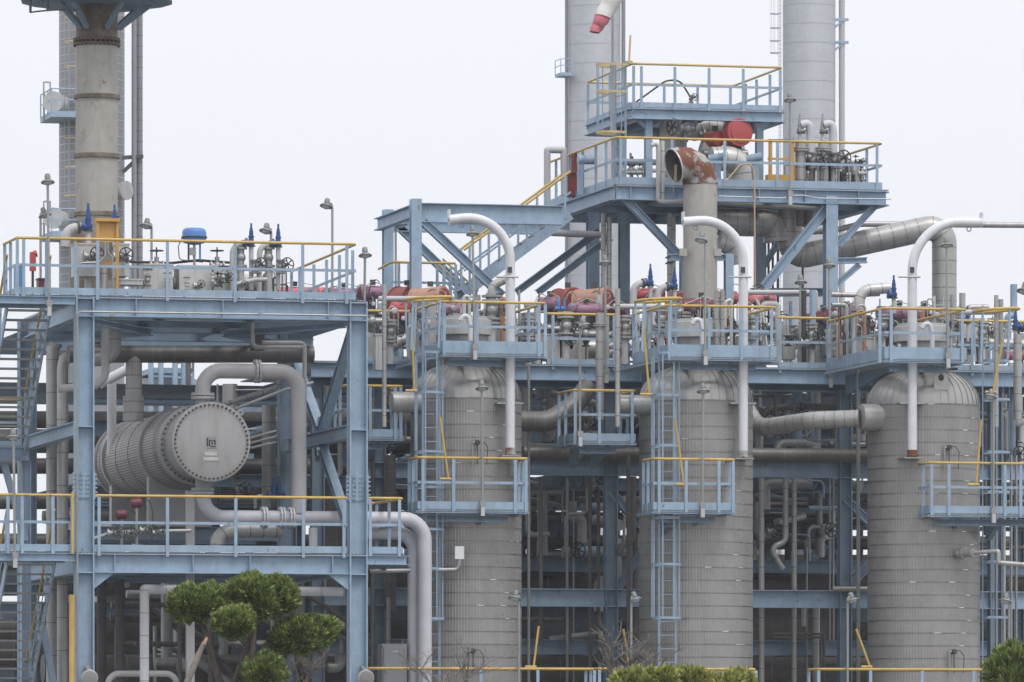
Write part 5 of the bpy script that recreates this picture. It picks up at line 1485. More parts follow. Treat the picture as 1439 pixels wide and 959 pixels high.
# pale blue stub arms on the rail
for i, px in enumerate((1060, 1007)):
    c = Pt(px, 222, 11.3)
    t = thing('pipe_davit', f'pale blue capped davit arm at the high platform front, {("right", "left")[i]} of the rusty vent', 'davit', Pt(px + 4, 258, 11.3), 'pale blue davit arms')
    part(t, 'arm', MB().cyl(c - Vector((.2, 0, .04)), c + Vector((.16, -.1, .03)), .1, n=14), 'blue')
    part(t, 'post', MB().cyl(Pt(px + 2, 258, 11.3), c, .09, n=12), 'blue')
c = Pt(824, 224, 14)
t = thing('pipe_davit', 'pale blue capped davit arm at the left end of the high platform', 'davit', Pt(815, 275, 14), 'pale blue davit arms')
part(t, 'arm', MB().cyl(Pt(812, 225, 14), Pt(838, 225, 14), .11, n=14), 'blue')
part(t, 'post', MB().box(X(812, 14), X(819, 14), 13.95, 14.05, Z(815, 275, 14), Z(815, 226, 14)), 'blue', smooth=False)
t = thing('alarm_post', 'red fire hydrant cabinet at the left end of the high platform', 'hydrant box', Pt(803, 275, 15))
part(t, 'lower_box', MB().box(X(793, 15), X(811, 15), 15, 15.3, Z(803, 276, 15), Z(803, 244, 15)), 'drum_red', smooth=False)
part(t, 'upper_pipe', MB().cyl(Pt(807, 244, 15), Pt(807, 216, 15), .08, n=12), 'drum_red')
pipe('grey_pipe', 'thick grey pipe frame standing left of the high platform stairs', [(793, 275, 14.8), (792, 211, 14.8), (769, 211, 14.8), (769, 327, 14.8), (858, 331, 14.8)], .085, 'gpipe', .02)
pipe('grey_pipe', 'horizontal grey pipe along the high platform left of the rusty vent', [(865, 227, 13), (945, 229, 13)], .075, 'gpipe', .1)
pipe('grey_pipe', 'lower valve-studded horizontal pipe left of the rusty vent', [(872, 240, 12.6), (945, 240, 12.6)], .05, 'gpipe', .1, flanges=(.3, .5, .7))
pipe('grey_pipe', 'pale pipe dropping over the high platform edge beside the rusty vent', [(915, 205, 10.75), (925, 200, 10.75), (925, 283, 10.75), (932, 284, 10.75), (962, 284, 10.75)], .055, 'gpipe', .08)
pipe('grey_pipe', 'second pale pipe beside the rusty vent, right of the first', [(931, 198, 10.8), (931, 282, 10.8)], .05, 'clad_light', 0, .5)
for i, px in enumerate((884, 891, 899)):
    gate_valve(px, 243, 12.4, .55, (1, 0, 0), auto=('tiny valve on the pipe left of the rusty vent', 'tiny valves on the pipe left of the rusty vent'), up=True)
pipe('hose', 'tan rope hanging in a loop below the high platform edge', [(1020, 256, 10.8), (1040, 232, 10.8), (1056, 230, 10.8), (1060, 244, 10.8), (1061, 420, 10.8)], .022, 'rope', .15, cat='rope')
pipe('hose', 'dark hose arching over the rail of the raised upper deck', [(888, 148, VT + .3), (935, 114, VT + .3), (955, 112, VT + .3), (971, 138, VT + .3), (972, 148, VT + .3)], .022, 'dark', .4, cat='hose')
t = gate_valve(971, 139, VT + .3, .6, (0, 0, 1), label='small dark tap on the raised upper deck')
# under the high platform
pipe('insulated_pipe', 'fat clad pipe with elbow slung under the high platform', [(1005, 312, 13.2), (1090, 314, 13.2), (1092, 340, 13.2)], .34, 'clad', .34, .32, n=24)
pipe('insulated_pipe', 'clad elbow behind the middle goose-neck vent', [(1010, 340, 12.8), (1030, 345, 12.8), (1034, 372, 12.8)], .25, 'clad_light', .3, .25, n=20)
pipe('insulated_pipe', 'huge ribbed clad pipe slanting up right and turning down to the rack', [(1109, 280, 13.2), (1110, 364, 13.2), (1327, 316, 12.6), (1327, 520, 12.6)], .305, 'clad', .36, .33, n=28, grow=1.015)
pipe('insulated_pipe', 'long thin clad pipe leaving to the right edge at high level', [(1080, 330, 14), (1172, 324, 14), (1210, 315, 14), (1500, 317, 14)], .075, 'clad', .4, 1.6)
pipe('grey_pipe', 'straight grey pipe line just under the high platform beam', [(1008, 285, 12), (1160, 294, 12)], .06, 'gpipe', 0)
for i, px in enumerate((848, 856, 941, 946)):
    pipe('grey_pipe', ('first', 'second', 'third', 'fourth')[i] + ' from left of the pipes hanging under the high platform', [(px, 300 + 6 * (i % 2), 13.5), (px, 430, 13.5)], .065, 'clad', 0, .6, group='pipes hanging under the high platform')
for i, px in enumerate((1080, 1086, 1093, 1128)):
    pipe('thin_pipe', ('first', 'second', 'third', 'fourth')[i] + ' from left of the thin risers behind the slanting brace', [(px, 330, 17), (px, 470, 17)], .03, 'dark', 0, group='thin risers under the high platform')
for i, (px, y) in enumerate(((1136, 328), (1125, 318))):
    pipe('stub_pipe', ('short', 'shorter')[i] + ' clad pipe stub hanging below the high platform deck', [(px, 285, 12.4), (px, y, 12.4)], .11, 'clad_dark', 0)

# ------------------------------------------------------------------ red and purple actuators on the rack deck
A = actuator
# behind the left platform corner
A(412, 411, 9.5, 1.5, .14, 'pink', 'long pinkish red cylinder behind the right end of the left upper deck', foot=.9)
A(482, 413, 9.0, .9, .14, 'purple', 'purple actuator behind the left upper deck rail', foot=.7)
A(522, 411, 8.6, .55, .17, 'purple', 'purple actuator just left of the portal frame', foot=.7, capm='maroon')
A(512, 428, 8.8, .4, .2, 'maroon', 'dark maroon drum beside the pole lamp right of the left platform', foot=.5, axis=(.4, -.9, 0))
# left vessel group
A(570, 425, 11.5, .6, .40, 'drum_red', 'big brick-red drum with lifting ears behind the left vessel top platform', axis=(.45, -.89, 0), foot=.5, capm='drum_red')
A(603, 422, 10.5, .85, .32, 'drum_faded', 'faded orange-red drum lying right of the brick-red one', axis=(.72, -.69, .05), foot=.6, capm='drum_red')
A(566, 438, 9.2, .5, .24, 'red', 'dark red round-ended drum left of the left vessel top platform', foot=.6, axis=(.7, -.7, 0), capm='drum_red')
A(628, 434, 8.2, .75, .16, 'purple', 'purple actuator behind the ladder head of the left vessel', foot=.6, capm='purple')
A(655, 430, 9.0, .6, .15, 'purple', 'purple actuator left of the left goose-neck vent', foot=.6)
A(700, 431, 9.6, .5, .19, 'maroon', 'maroon actuator half behind the left goose-neck vent', foot=.6, capm='purple')
A(771, 427, 9.0, .45, .17, 'purple', 'purple round-capped actuator right of the left vessel top platform', foot=.6, axis=(.8, -.6, 0))
# between left and middle vessels
A(796, 429, 11.5, .6, .42, 'drum_red', 'big brick-red drum with lifting ears between left and middle vessel tops', axis=(.45, -.89, 0), foot=.5)
A(833, 424, 10.5, .85, .33, 'drum_faded', 'faded orange-red drum lying behind the lamp between the vessels', axis=(.72, -.69, .05), foot=.6, capm='drum_red')
A(822, 435, 8.2, .75, .15, 'purple', 'purple actuator in front of the big brick-red drum between the vessels', foot=.6)
A(862, 436, 8.6, .5, .16, 'maroon', 'maroon actuator left of the middle vessel ladder head', foot=.6, capm='purple')
# middle vessel group
A(912, 414, 11.0, .7, .16, 'red', 'bright red cylinder behind the two middle blue safety valves', foot=.7)
A(990, 418, 11.5, 1.6, .16, 'pink', 'long pinkish red cylinder behind the middle vessel top platform', foot=.7)
A(984, 433, 8.8, .95, .24, 'maroon', 'large ribbed maroon actuator on the middle vessel platform', foot=.5, capm='purple')
A(1068, 420, 10.5, .7, .15, 'pink', 'short pink cylinder right of the middle goose-neck vent', foot=.7)
A(946, 440, 8.4, .4, .14, 'galv', 'small grey actuator left of the ribbed maroon one', foot=.5)
# right vessel group
A(1155, 446, 8.8, .75, .17, 'maroon', 'maroon and purple actuator at the left end of the right vessel platform', axis=(.9, -.3, .22), foot=.5, capm='purple')
A(1188, 441, 8.6, .7, .17, 'purple', 'tilted purple actuator with rod ends left of the right vessel platform rail', axis=(.9, -.3, .22), foot=.5, capm='maroon')
A(1262, 440, 8.2, 1.0, .17, 'purple', 'long purple actuator left of the right goose-neck vent', foot=.6)
A(1296, 440, 8.6, .4, .15, 'maroon', 'short maroon actuator end right of the right goose-neck vent', foot=.6)
A(1216, 458, 8.4, .4, .13, 'maroon', 'small maroon actuator below the tilted purple one', foot=.4)
A(1262, 474, 8.0, .5, .12, 'purple', 'small low purple actuator behind the right vessel platform rail', foot=.2)
A(1432, 500, 8.0, .6, .12, 'pink', 'small pink actuator at the right edge behind the ladder', foot=.2)
# lifting ears on the brick-red drums
# blue safety valves of the rack deck
safety_valve('left of the pair of blue safety valves over the middle vessel', 914, 371, 440, 7.6, -1, 1.0, drop=30)
safety_valve('right of the pair of blue safety valves over the middle vessel', 948, 376, 440, 7.6, -1, 1.0, drop=30)
safety_valve('blue safety valve left of the right goose-neck vent', 1256, 387, 440, 7.6, -1, 1.05, tail=False)
safety_valve('blue safety valve at the right edge beyond the ladder', 1427, 433, 480, 7.0, 1, 1.0, tail=True)
safety_valve('small blue valve right of the right vessel platform lamp', 1360, 430, 480, 7.6, -1, .8, tail=False)
safety_valve('small blue valve pair, left one, before the brick-red drum', 785, 418, 445, 8, -1, .6, 'mblue', tail=False)
safety_valve('small blue valve pair, right one, before the brick-red drum', 793, 418, 445, 8, -1, .6, 'mblue', tail=False)
pipe('insulated_pipe', 'clad pipe arching into the blue valve left of the right goose-neck vent', [(1207, 480, 8), (1208, 408, 8), (1250, 405, 8)], .13, 'clad_light', .3, .3)
pipe('insulated_pipe', 'pipe pair joining left of the right vessel, lower straight one', [(1168, 414, 8.6), (1200, 415, 8.6), (1236, 413, 8.6)], .06, 'clad', 0, .5)
pipe('grey_pipe', 'square-cornered grey pipe on the rack deck between the two right lamps', [(1050, 411, 9), (1146, 411, 9), (1146, 442, 9)], .06, 'gpipe', .02)
pipe('insulated_pipe', 'clad pipe elbow joining the left goose-neck vent from below', [(691, 440, 6), (691, 402, 6), (712, 392, 6)], .1, 'clad', .2, .25)
for px, lab, y in ((540, 'left platform', 400), (868, 'middle vessel', 406), (1400, 'right vessel ladder', 415)):
    pipe('insulated_pipe', f'slim straight clad standpipe with flat top just left of the {lab}' if px != 1400 else 'slim straight clad standpipe beside the right vessel ladder', [(px, 600, 2.9), (px, y, 2.9)], .052 if px != 868 else .058, 'clad', 0, .5, group='slim clad standpipes')
for px, lab, v in ((843, 'between left and middle vessels', 6), (1430, 'at the right edge', 6)):
    pipe('insulated_pipe', f'thick clad standpipe {lab}', [(px, 590, v), (px, 440 if px < 900 else 470, v)], .10, 'clad', 0, .4, flanges=(2.2,), group='thick clad standpipes')
for i, (px0, px1, y, v) in enumerate(((532, 605, 420, 5), (862, 930, 431, 5), (1338, 1402, 439, 5))):
    pipe('grey_pipe', f'short horizontal grey pipe with rounded end left of the {("left vessel", "middle vessel", "slim right standpipe")[i]} top', [(px0, y, v), (px1, y, v)], .062, 'gpipe', 0, group='short horizontal pipes at the vessel tops')
for i, (px0, px1, y0, y1, v, dv) in enumerate(((594, 613, 425, 500, 6.2, .5), (917, 932, 431, 475, 6.2, .5), (622, 680, 462, 490, 7.3, .8), (760, 787, 470, 505, 8, .6), (800, 822, 465, 505, 9, .6), (528, 537, 470, 520, 5, .3), (690, 706, 455, 492, 8, .6),
        (1040, 1064, 465, 500, 8, .6), (1132, 1160, 478, 510, 8.4, .7), (1160, 1195, 478, 500, 8, .7), (1355, 1383, 448, 475, 8.6, .4), (1290, 1312, 470, 505, 7.6, .5), (505, 530, 470, 506, 7.6, .5), (1215, 1240, 475, 505, 8, .6), (1100, 1118, 470, 505, 9.5, .5), (738, 752, 440, 492, 8.5, .4))):
    cladbox(px0, px1, y0, y1, v, dv, auto=('grey sheet-metal insulation box on the rack deck', 'grey sheet-metal insulation boxes on the rack deck'), m='clad_light' if i % 3 else 'clad')
# clad runs on the rack deck
pipe('insulated_pipe', 'slanting clad pipe on the rack deck behind the left vessel ladder', [(546, 492, 6.4), (560, 480, 6.4), (600, 466, 6.4), (612, 470, 6.4)], .12, 'clad', .3, .25)
pipe('insulated_pipe', 'thick clad pipe lying on the rack deck between left and middle vessels', [(742, 490, 10), (835, 490, 10)], .22, 'clad', 0, .3, n=18)
pipe('insulated_pipe', 'thick clad pipe on the rack deck right of the middle vessel', [(1128, 502, 9), (1128, 492, 9), (1175, 488, 9), (1240, 489, 9)], .16, 'clad_light', .3, .3, n=18)
pipe('grey_pipe', 'white pipe on the rack deck left of the middle vessel drum', [(885, 485, 8), (905, 475, 8), (932, 470, 8)], .08, 'wpipe', .2)
pipe('insulated_pipe', 'clad pipe lying on the rack deck at the right edge', [(1340, 480, 9), (1460, 486, 9)], .13, 'clad', 0, .35)
pipe('insulated_pipe', 'clad pipe on the rack deck behind the left vessel drum', [(684, 475, 8.5), (745, 470, 8.5), (760, 500, 8.5)], .16, 'clad', .3, .3)
pipe('grey_pipe', 'slim clad pipe standing before the ribbed maroon actuator, left of a pair', [(1007, 486, 3.4), (1007, 408, 3.4)], .055, 'clad', 0, .4)
pipe('grey_pipe', 'slim clad pipe standing before the ribbed maroon actuator, right of a pair', [(1015, 486, 3.4), (1015, 408, 3.4)], .055, 'clad', 0, .4)
pipe('grey_pipe', 'curved tan hose right of the middle goose-neck vent', [(1062, 420, 5), (1072, 440, 5), (1078, 492, 5)], .03, 'clad_light', .5, cat='hose')

# ------------------------------------------------------------------ pipes between and behind the vessels
pipe('insulated_pipe', 'big ribbed clad pipe swooping from behind the middle vessel into the right vessel', [(1040, 560, 6.6), (1066, 602, 5.4), (1140, 591, 4.2), (1208, 588, VA - .35)], .2, 'clad', .8, .24, n=24)
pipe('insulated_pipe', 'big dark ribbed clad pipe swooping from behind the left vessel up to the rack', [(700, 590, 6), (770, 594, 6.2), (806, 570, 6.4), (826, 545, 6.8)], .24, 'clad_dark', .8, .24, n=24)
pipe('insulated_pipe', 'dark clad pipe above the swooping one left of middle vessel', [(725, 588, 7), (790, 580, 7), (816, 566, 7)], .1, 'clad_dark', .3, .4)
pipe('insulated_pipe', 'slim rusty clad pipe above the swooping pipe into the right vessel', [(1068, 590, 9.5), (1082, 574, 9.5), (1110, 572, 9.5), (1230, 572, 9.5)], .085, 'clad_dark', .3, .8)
pipe('insulated_pipe', 'brown-grey clad pipe lying along the rack beam behind all vessels', [(735, 637, VR - .1), (1260, 641, VR - .1)], .165, 'clad_dark', 0, .6, n=20)
pipe('insulated_pipe', 'white sloping pipe far behind between left and middle vessels', [(740, 618, 22), (800, 604, 22), (880, 590, 22)], .17, 'wpipe', 0, 1.2)
VERT = [(743, 490, 1100, .035, 6.4, 'galv'), (760, 672, 900, .05, 7.9, 'clad_dark'), (797, 672, 1100, .035, 8.4, 'galv'), (806, 690, 1100, .02, 9, 'galv'), (829, 672, 1100, .045, 8.2, 'clad_dark'), (841, 672, 1100, .045, 8.2, 'clad_dark'), (883, 640, 1100, .05, 6.7, 'clad_dark'), (893, 700, 900, .07, 7.6, 'clad_dark')]
for px, y0, y1, r, v, m in VERT:
    pipe('vertical_pipe', None, [(px, y1, v), (px, y0, v)], r, m, 0, .6 if r > .04 else None, auto=('upright pipe between the left and middle vessels', 'upright pipes between the left and middle vessels'))
VERT = [(1070, 672, 1100, .07, 8.0, 'clad'), (1116, 672, 1100, .06, 8.0, 'clad'), (1134, 770, 1100, .02, 8.6, 'galv'), (1147, 855, 1100, .09, 8.5, 'clad'), (1166, 672, 900, .025, 8.8, 'galv'), (1171, 672, 900, .025, 8.8, 'galv'), (1206, 500, 1100, .045, 6.0, 'galv')]
for px, y0, y1, r, v, m in VERT:
    pipe('vertical_pipe', None, [(px, y1, v), (px, y0, v)], r, m, 0, .6 if r > .05 else None, auto=('upright pipe between the middle and right vessels', 'upright pipes between the middle and right vessels'))
VERT = [(1400, 560, 1100, .03, 5, 'galv'), (1411, 700, 1100, .04, 6, 'clad'), (1421, 640, 1100, .03, 6, 'galv'), (1428, 640, 1100, .03, 6.2, 'galv')]
for px, y0, y1, r, v, m in VERT:
    pipe('vertical_pipe', None, [(px, y1, v), (px, y0, v)], r, m, 0, None, auto=('thin upright pipe right of the right vessel', 'thin upright pipes right of the right vessel'))
VERT = [(524, 560, 1100, .055, 5, 'clad_dark'), (548, 640, 860, .14, 7, 'clad_dark'), (462, 640, 900, .26, 9, 'clad_dark'), (378, 570, 760, .17, 8.5, 'clad'), (546, 840, 1100, .05, 5.5, 'clad'), (512, 470, 760, .05, 4.4, 'clad')]
for px, y0, y1, r, v, m in VERT:
    pipe('vertical_pipe', None, [(px, y1, v), (px, y0, v)], r, m, 0, .5, auto=('upright clad pipe right of the exchanger', 'upright clad pipes right of the exchanger'))
pipe('insulated_pipe', 'clad pipe ending in an elbow between middle and right vessels', [(1104, 660, 8), (1104, 762, 8), (1082, 770, 8), (1100, 800, 8)], .07, 'clad', .2, .9)
pipe('insulated_pipe', 'hooked dark clad pipe left of the middle vessel', [(889, 670, 7.4), (889, 760, 7.4), (872, 768, 7.4), (870, 780, 7.4)], .09, 'clad_dark', .2, .6)
pipe('grey_pipe', 'square-cornered thin pipe pair left of the right vessel foot, upper', [(1088, 891, 8), (1158, 891, 8), (1158, 1100, 8)], .03, 'clad_dark', .04)
pipe('grey_pipe', 'square-cornered thin pipe pair left of the right vessel foot, lower', [(1088, 896, 8), (1153, 896, 8), (1153, 1100, 8)], .03, 'clad_dark', .04)
pipe('insulated_pipe', 'slightly sloping grey pipe resting on the lowest beam left of the middle vessel', [(772, 899, 9), (845, 890, 9), (852, 900, 9), (852, 1100, 9)], .08, 'clad', .15, .7)
pipe('insulated_pipe', 'rusty clad pipe lying on the lower beam beside the right vessel', [(1170, 828, 7.2), (1230, 828, 7.2)], .06, 'clad', 0, .4)
pipe('insulated_pipe', 'clad nozzle pipe sticking out right of the right vessel and turning down', [(1346, 778, 2.6), (1403, 775, 2.0), (1403, 791, 2.0), (1480, 797, 2.0)], .055, 'clad', .03, .5)
pipe('nozzle_sleeve', 'bulky flanged sleeve on the right side of the right vessel', [(1346, 778, 2.75), (1368, 777, 2.3)], .10, 'clad', 0, None, flanges=(.2,))
# long dark headers in the depth of the rack
for i, (y, v, r, m) in enumerate(((816, 13, .24, 'dark_grey'), (940, 9.5, .34, 'dark_grey'), (885, 17, .26, 'clad_dark'), (760, 18, .18, 'clad_dark'), (727, 15, .16, 'dark_grey'), (705, 24, .2, 'clad_dark'), (620, 18, .3, 'clad_dark'), (590, 20, .22, 'dark_grey'), (655, 20, .2, 'clad_dark'), (918, 19, .34, 'dark_grey'), (955, 21, .4, 'dark_grey'), (790, 21, .25, 'dark_grey'))):
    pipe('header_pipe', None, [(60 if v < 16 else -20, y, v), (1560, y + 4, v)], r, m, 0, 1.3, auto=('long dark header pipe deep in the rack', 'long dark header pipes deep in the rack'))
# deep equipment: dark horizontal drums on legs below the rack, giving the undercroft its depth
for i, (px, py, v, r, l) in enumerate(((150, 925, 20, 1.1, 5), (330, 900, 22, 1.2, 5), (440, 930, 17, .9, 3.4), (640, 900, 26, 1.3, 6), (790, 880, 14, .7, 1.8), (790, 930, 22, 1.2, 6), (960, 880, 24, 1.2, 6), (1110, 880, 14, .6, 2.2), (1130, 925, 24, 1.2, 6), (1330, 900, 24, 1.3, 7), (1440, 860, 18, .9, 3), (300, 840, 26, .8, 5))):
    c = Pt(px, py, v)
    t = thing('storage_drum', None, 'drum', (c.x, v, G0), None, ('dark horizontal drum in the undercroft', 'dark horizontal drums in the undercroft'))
    part(t, 'shell', MB().lathe(c, (1, 0, 0), [(.1, -l/2 - r*.4), (r*.7, -l/2 - r*.28), (r, -l/2), (r, l/2), (r*.7, l/2 + r*.28), (.1, l/2 + r*.4)], 28), 'dark_grey' if i % 2 else 'deep')
    for q in (-.3, .3):
        if c.z - r * .7 > G0: part(t, 'saddle', MB().box(c.x + q*l - .12, c.x + q*l + .12, v - r*.7, v + r*.7, G0, c.z - r*.6), 'concrete', smooth=False)
# pump-house wall far back closes most of the ground floor view
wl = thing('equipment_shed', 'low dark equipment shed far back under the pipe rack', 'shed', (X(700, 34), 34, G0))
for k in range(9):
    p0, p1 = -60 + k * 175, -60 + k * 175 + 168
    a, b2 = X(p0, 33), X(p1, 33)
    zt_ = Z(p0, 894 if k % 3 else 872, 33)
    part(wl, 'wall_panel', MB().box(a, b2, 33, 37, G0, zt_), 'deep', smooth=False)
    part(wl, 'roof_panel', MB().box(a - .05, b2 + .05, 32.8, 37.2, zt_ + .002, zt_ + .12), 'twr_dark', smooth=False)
# far upper storey louvre boxes (dark backdrop for the rack between y 560 and 690)
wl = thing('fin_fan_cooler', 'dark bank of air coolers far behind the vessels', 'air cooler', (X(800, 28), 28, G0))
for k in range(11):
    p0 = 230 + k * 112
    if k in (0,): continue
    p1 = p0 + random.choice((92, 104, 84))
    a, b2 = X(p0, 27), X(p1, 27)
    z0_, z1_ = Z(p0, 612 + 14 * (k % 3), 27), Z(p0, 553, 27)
    part(wl, 'bay', MB().box(a, b2, 27, 31, z0_, z1_), 'blue_shaded' if k % 2 else 'twr_dark', smooth=False)
    part(wl, 'fan_ring', MB().lathe(((a + b2) / 2, 29, z0_ - .5), (0, 0, 1), [(min(.8, (b2 - a) / 2.4), 0), (min(.9, (b2 - a) / 2.2), .499)], 24), 'dark_grey')
    part(wl, 'leg', MB().box(a + .1, a + .3, 27.1, 27.3, G0, z0_ - .002), 'blue_shaded', smooth=False)
    part(wl, 'leg', MB().box(b2 - .3, b2 - .1, 30.6, 30.8, G0, z0_ - .002), 'blue_shaded', smooth=False)
# far pale-blue fractionator platforms seen behind the exchanger
t = thing('far_tower', 'pale railed tower base seen far behind through the left platform', 'tower', Pt(235, 700, 45))
part(t, 'shell', MB().lathe((X(232, 45), 45, G0), (0, 0, 1), [(1.0, 0), (1.0, Z(232, 540, 45))], 32), 'tower')
for y in (560, 520):
    z = Z(232, y, 44)
    part(t, 'deck', MB().box(X(205, 44), X(262, 44), 43, 46, z - .15, z), 'blue', smooth=False)
    railing(t, [Vector((X(205, 44), 43, z)), Vector((X(262, 44), 43, z)), Vector((X(262, 44), 46, z))], 1.1, kick=False)
for px in (212, 226, 246, 258): part(t, 'riser', MB().cyl(Pt(px, 500, 42.5), Pt(px, 720, 42.5), .08, n=8), 'blue')
part(t, 'riser', MB().cyl(Pt(264, 500, 42.5), Pt(264, 720, 42.5), .1, n=8), 'dark_grey')

# ------------------------------------------------------------------ small clutter on the rack deck and in the rack
rnd = random.Random(21)
for i in range(130):
    px = rnd.uniform(515, 1420)
    v = rnd.uniform(7.6, 12)
    gate_valve(px, rnd.uniform(455, 500), v, rnd.uniform(.75, 1.15), rnd.choice(((1, 0, 0), (0, 0, 1), (0, 1, 0))), auto=('small flanged valve among the rack deck piping', 'small flanged valves among the rack deck piping'), m=rnd.choice(('galv', 'clad', 'clad_light', 'dark')), wm=rnd.choice(('dark', 'dark', 'galv')), face=(rnd.uniform(-.6, .6), -1, rnd.uniform(0, .8)), up=rnd.random() < .4)
for i in range(130):
    px = rnd.uniform(505, 1425); v = rnd.uniform(7.5, 12)
    y0 = rnd.uniform(405, 470)
    dx = rnd.uniform(-26, 26)
    kind = rnd.random()
    if kind < .5: pp = [(px, 512, v), (px, y0, v)]
    elif kind < .8: pp = [(px, 512, v), (px, y0 + 15, v), (px + dx, y0 + 15, v), (px + dx, 512, v)]
    else: pp = [(px, y0 + 22, v), (px + dx * 1.5, y0 + 22, v), (px + dx * 1.5, 512, v)]
    pipe('small_pipe', None, pp, rnd.choice((.014, .02, .02, .03, .045, .06, .08)), rnd.choice(('clad_light', 'clad', 'gpipe', 'galv', 'dark', 'blue')), .08, auto=('small branch pipe on the rack deck', 'small branch pipes on the rack deck'), n=10)
for i in range(40):
    px = rnd.uniform(440, 1430); v = rnd.uniform(9, 20)
    y0 = rnd.choice((545, 560, 575, 690, 700, 735)); y1 = y0 + rnd.uniform(60, 200)
    pipe('small_pipe', None, [(px, y1, v), (px, y0, v)], rnd.choice((.03, .05, .06, .09)), rnd.choice(('clad_dark', 'clad_dark', 'blue_shaded', 'clad')), 0, auto=('hanging branch pipe deep in the rack', 'hanging branch pipes deep in the rack'), n=10)
for i in range(24):
    px = rnd.uniform(440, 1400); v = rnd.uniform(8.5, 16)
    y = rnd.choice((555, 585, 598, 612, 758, 770, 700, 870))
    l = rnd.uniform(50, 150)
    pipe('small_pipe', None, [(px, y, v), (px + l, y + 1, v), (px + l, y + rnd.choice((-25, 30)), v)], rnd.choice((.035, .05, .08)), rnd.choice(('clad_dark', 'dark_grey', 'galv', 'clad')), .15, auto=('bent cross pipe deep in the rack', 'bent cross pipes deep in the rack'), n=10)
for i in range(16):
    px = rnd.uniform(135, 480); v = rnd.uniform(4, 14)
    y = rnd.choice((835, 850, 868, 905, 930))
    pipe('small_pipe', None, [(px, y, v), (px + rnd.uniform(40, 140), y + 1, v), (px + 150, y + 60, v)], rnd.choice((.035, .06, .1)), rnd.choice(('clad_dark', 'dark_grey', 'clad')), .15, auto=('bent pipe in the shade under the left platform', 'bent pipes in the shade under the left platform'), n=10)
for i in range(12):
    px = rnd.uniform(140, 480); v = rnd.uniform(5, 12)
    pipe('small_pipe', None, [(px, 1100, v), (px, rnd.choice((815, 840, 880)), v)], rnd.choice((.05, .07, .11)), rnd.choice(('clad_dark', 'dark_grey', 'clad')), 0, auto=('upright pipe in the shade under the left platform', 'upright pipes in the shade under the left platform'), n=10)

for i in range(70):
    px = rnd.uniform(437, 1439); v = rnd.uniform(15, 30)
    y0 = rnd.uniform(680, 715); y1 = rnd.uniform(780, 900)
    pipe('small_pipe', None, [(px, y1, v), (px, y0, v)], rnd.choice((.03, .05, .07, .1, .14)), rnd.choice(('clad_dark', 'blue_shaded', 'clad', 'deep')), 0, auto=('far upright branch pipe behind the vessels', 'far upright branch pipes behind the vessels'), n=8)
for i in range(14):
    px = rnd.uniform(1118, 1215)
    gate_valve(px, rnd.uniform(228, 256), rnd.uniform(11.6, 13.5), rnd.uniform(.5, .9), rnd.choice(((1, 0, 0), (0, 0, 1))), auto=('small valve on the high platform', 'small valves on the high platform'), m=rnd.choice(('galv', 'clad', 'dark', 'clad_light')), up=rnd.random() < .4)
for i in range(16):
    px = rnd.uniform(1112, 1215); v = rnd.uniform(11.6, 13.5); y = rnd.uniform(215, 245); dx = rnd.uniform(-18, 18)
    pipe('small_pipe', None, [(px, 262, v), (px, y, v), (px + dx, y, v), (px + dx, 262, v)], rnd.choice((.015, .02, .03, .05)), rnd.choice(('galv', 'gpipe', 'dark', 'clad_light')), .05, auto=('thin pipe loop on the high platform', 'thin pipe loops on the high platform'), n=8)
for i in range(8):
    px = rnd.uniform(868, 945); v = rnd.uniform(12, 15)
    pipe('small_pipe', None, [(px, 258, v), (px, rnd.uniform(215, 236), v)], rnd.choice((.02, .03, .05)), rnd.choice(('galv', 'gpipe', 'dark')), .05, auto=('thin standpipe left of the rusty vent', 'thin standpipes left of the rusty vent'), n=8)
for i in range(26):
    px = rnd.uniform(185, 400); v = rnd.uniform(2.6, 4.6)
    y = rnd.uniform(372, 402); dx = rnd.uniform(-22, 22)
    pipe('small_pipe', None, [(px, 412, v), (px, y, v), (px + dx, y, v), (px + dx, 412, v)], rnd.choice((.012, .018, .025, .04)), rnd.choice(('galv', 'gpipe', 'dark', 'clad_light')), .05, auto=('thin pipe loop on the left upper deck', 'thin pipe loops on the left upper deck'), n=8)
for i in range(10):
    px = rnd.uniform(185, 345)
    gate_valve(px, rnd.uniform(385, 402), rnd.uniform(2.1, 2.5), rnd.uniform(.5, .75), rnd.choice(((1, 0, 0), (0, 0, 1))), auto=('small valve among the left upper deck piping', 'small valves among the left upper deck piping'), m=rnd.choice(('galv', 'dark', 'clad_light')), up=rnd.random() < .4)
# pale factory halls glimpsed far behind through the rack
for i, (px0, px1, y0) in enumerate(((500, 640, 880), (725, 800, 700), (1090, 1150, 690), (1395, 1500, 860), (1000, 1060, 705))):
    a, b2 = X(px0, 260), X(px1, 260)
    t = thing('factory_hall', None, 'building', ((a + b2) / 2, 265, 0), None, ('pale factory hall glimpsed far behind the rack', 'pale factory halls glimpsed far behind the rack'))
    zt_ = Z(px0, y0, 260)
    part(t, 'wall', MB().box(a, b2, 260, 275, 0, zt_), 'white', smooth=False)
    part(t, 'roof', MB().box(a - .3, b2 + .3, 259.5, 275.5, zt_ + .01, zt_ + .4), 'tower', smooth=False)
    for k in range(6):
        x0_ = a + (b2 - a) * (k + .25) / 6
        for q in range(3): part(t, 'window', MB().box(x0_, x0_ + (b2 - a) / 12, 259.9, 259.98, zt_ - 2.2 - q * 2.6, zt_ - 1.2 - q * 2.6), 'twr_dark', smooth=False)

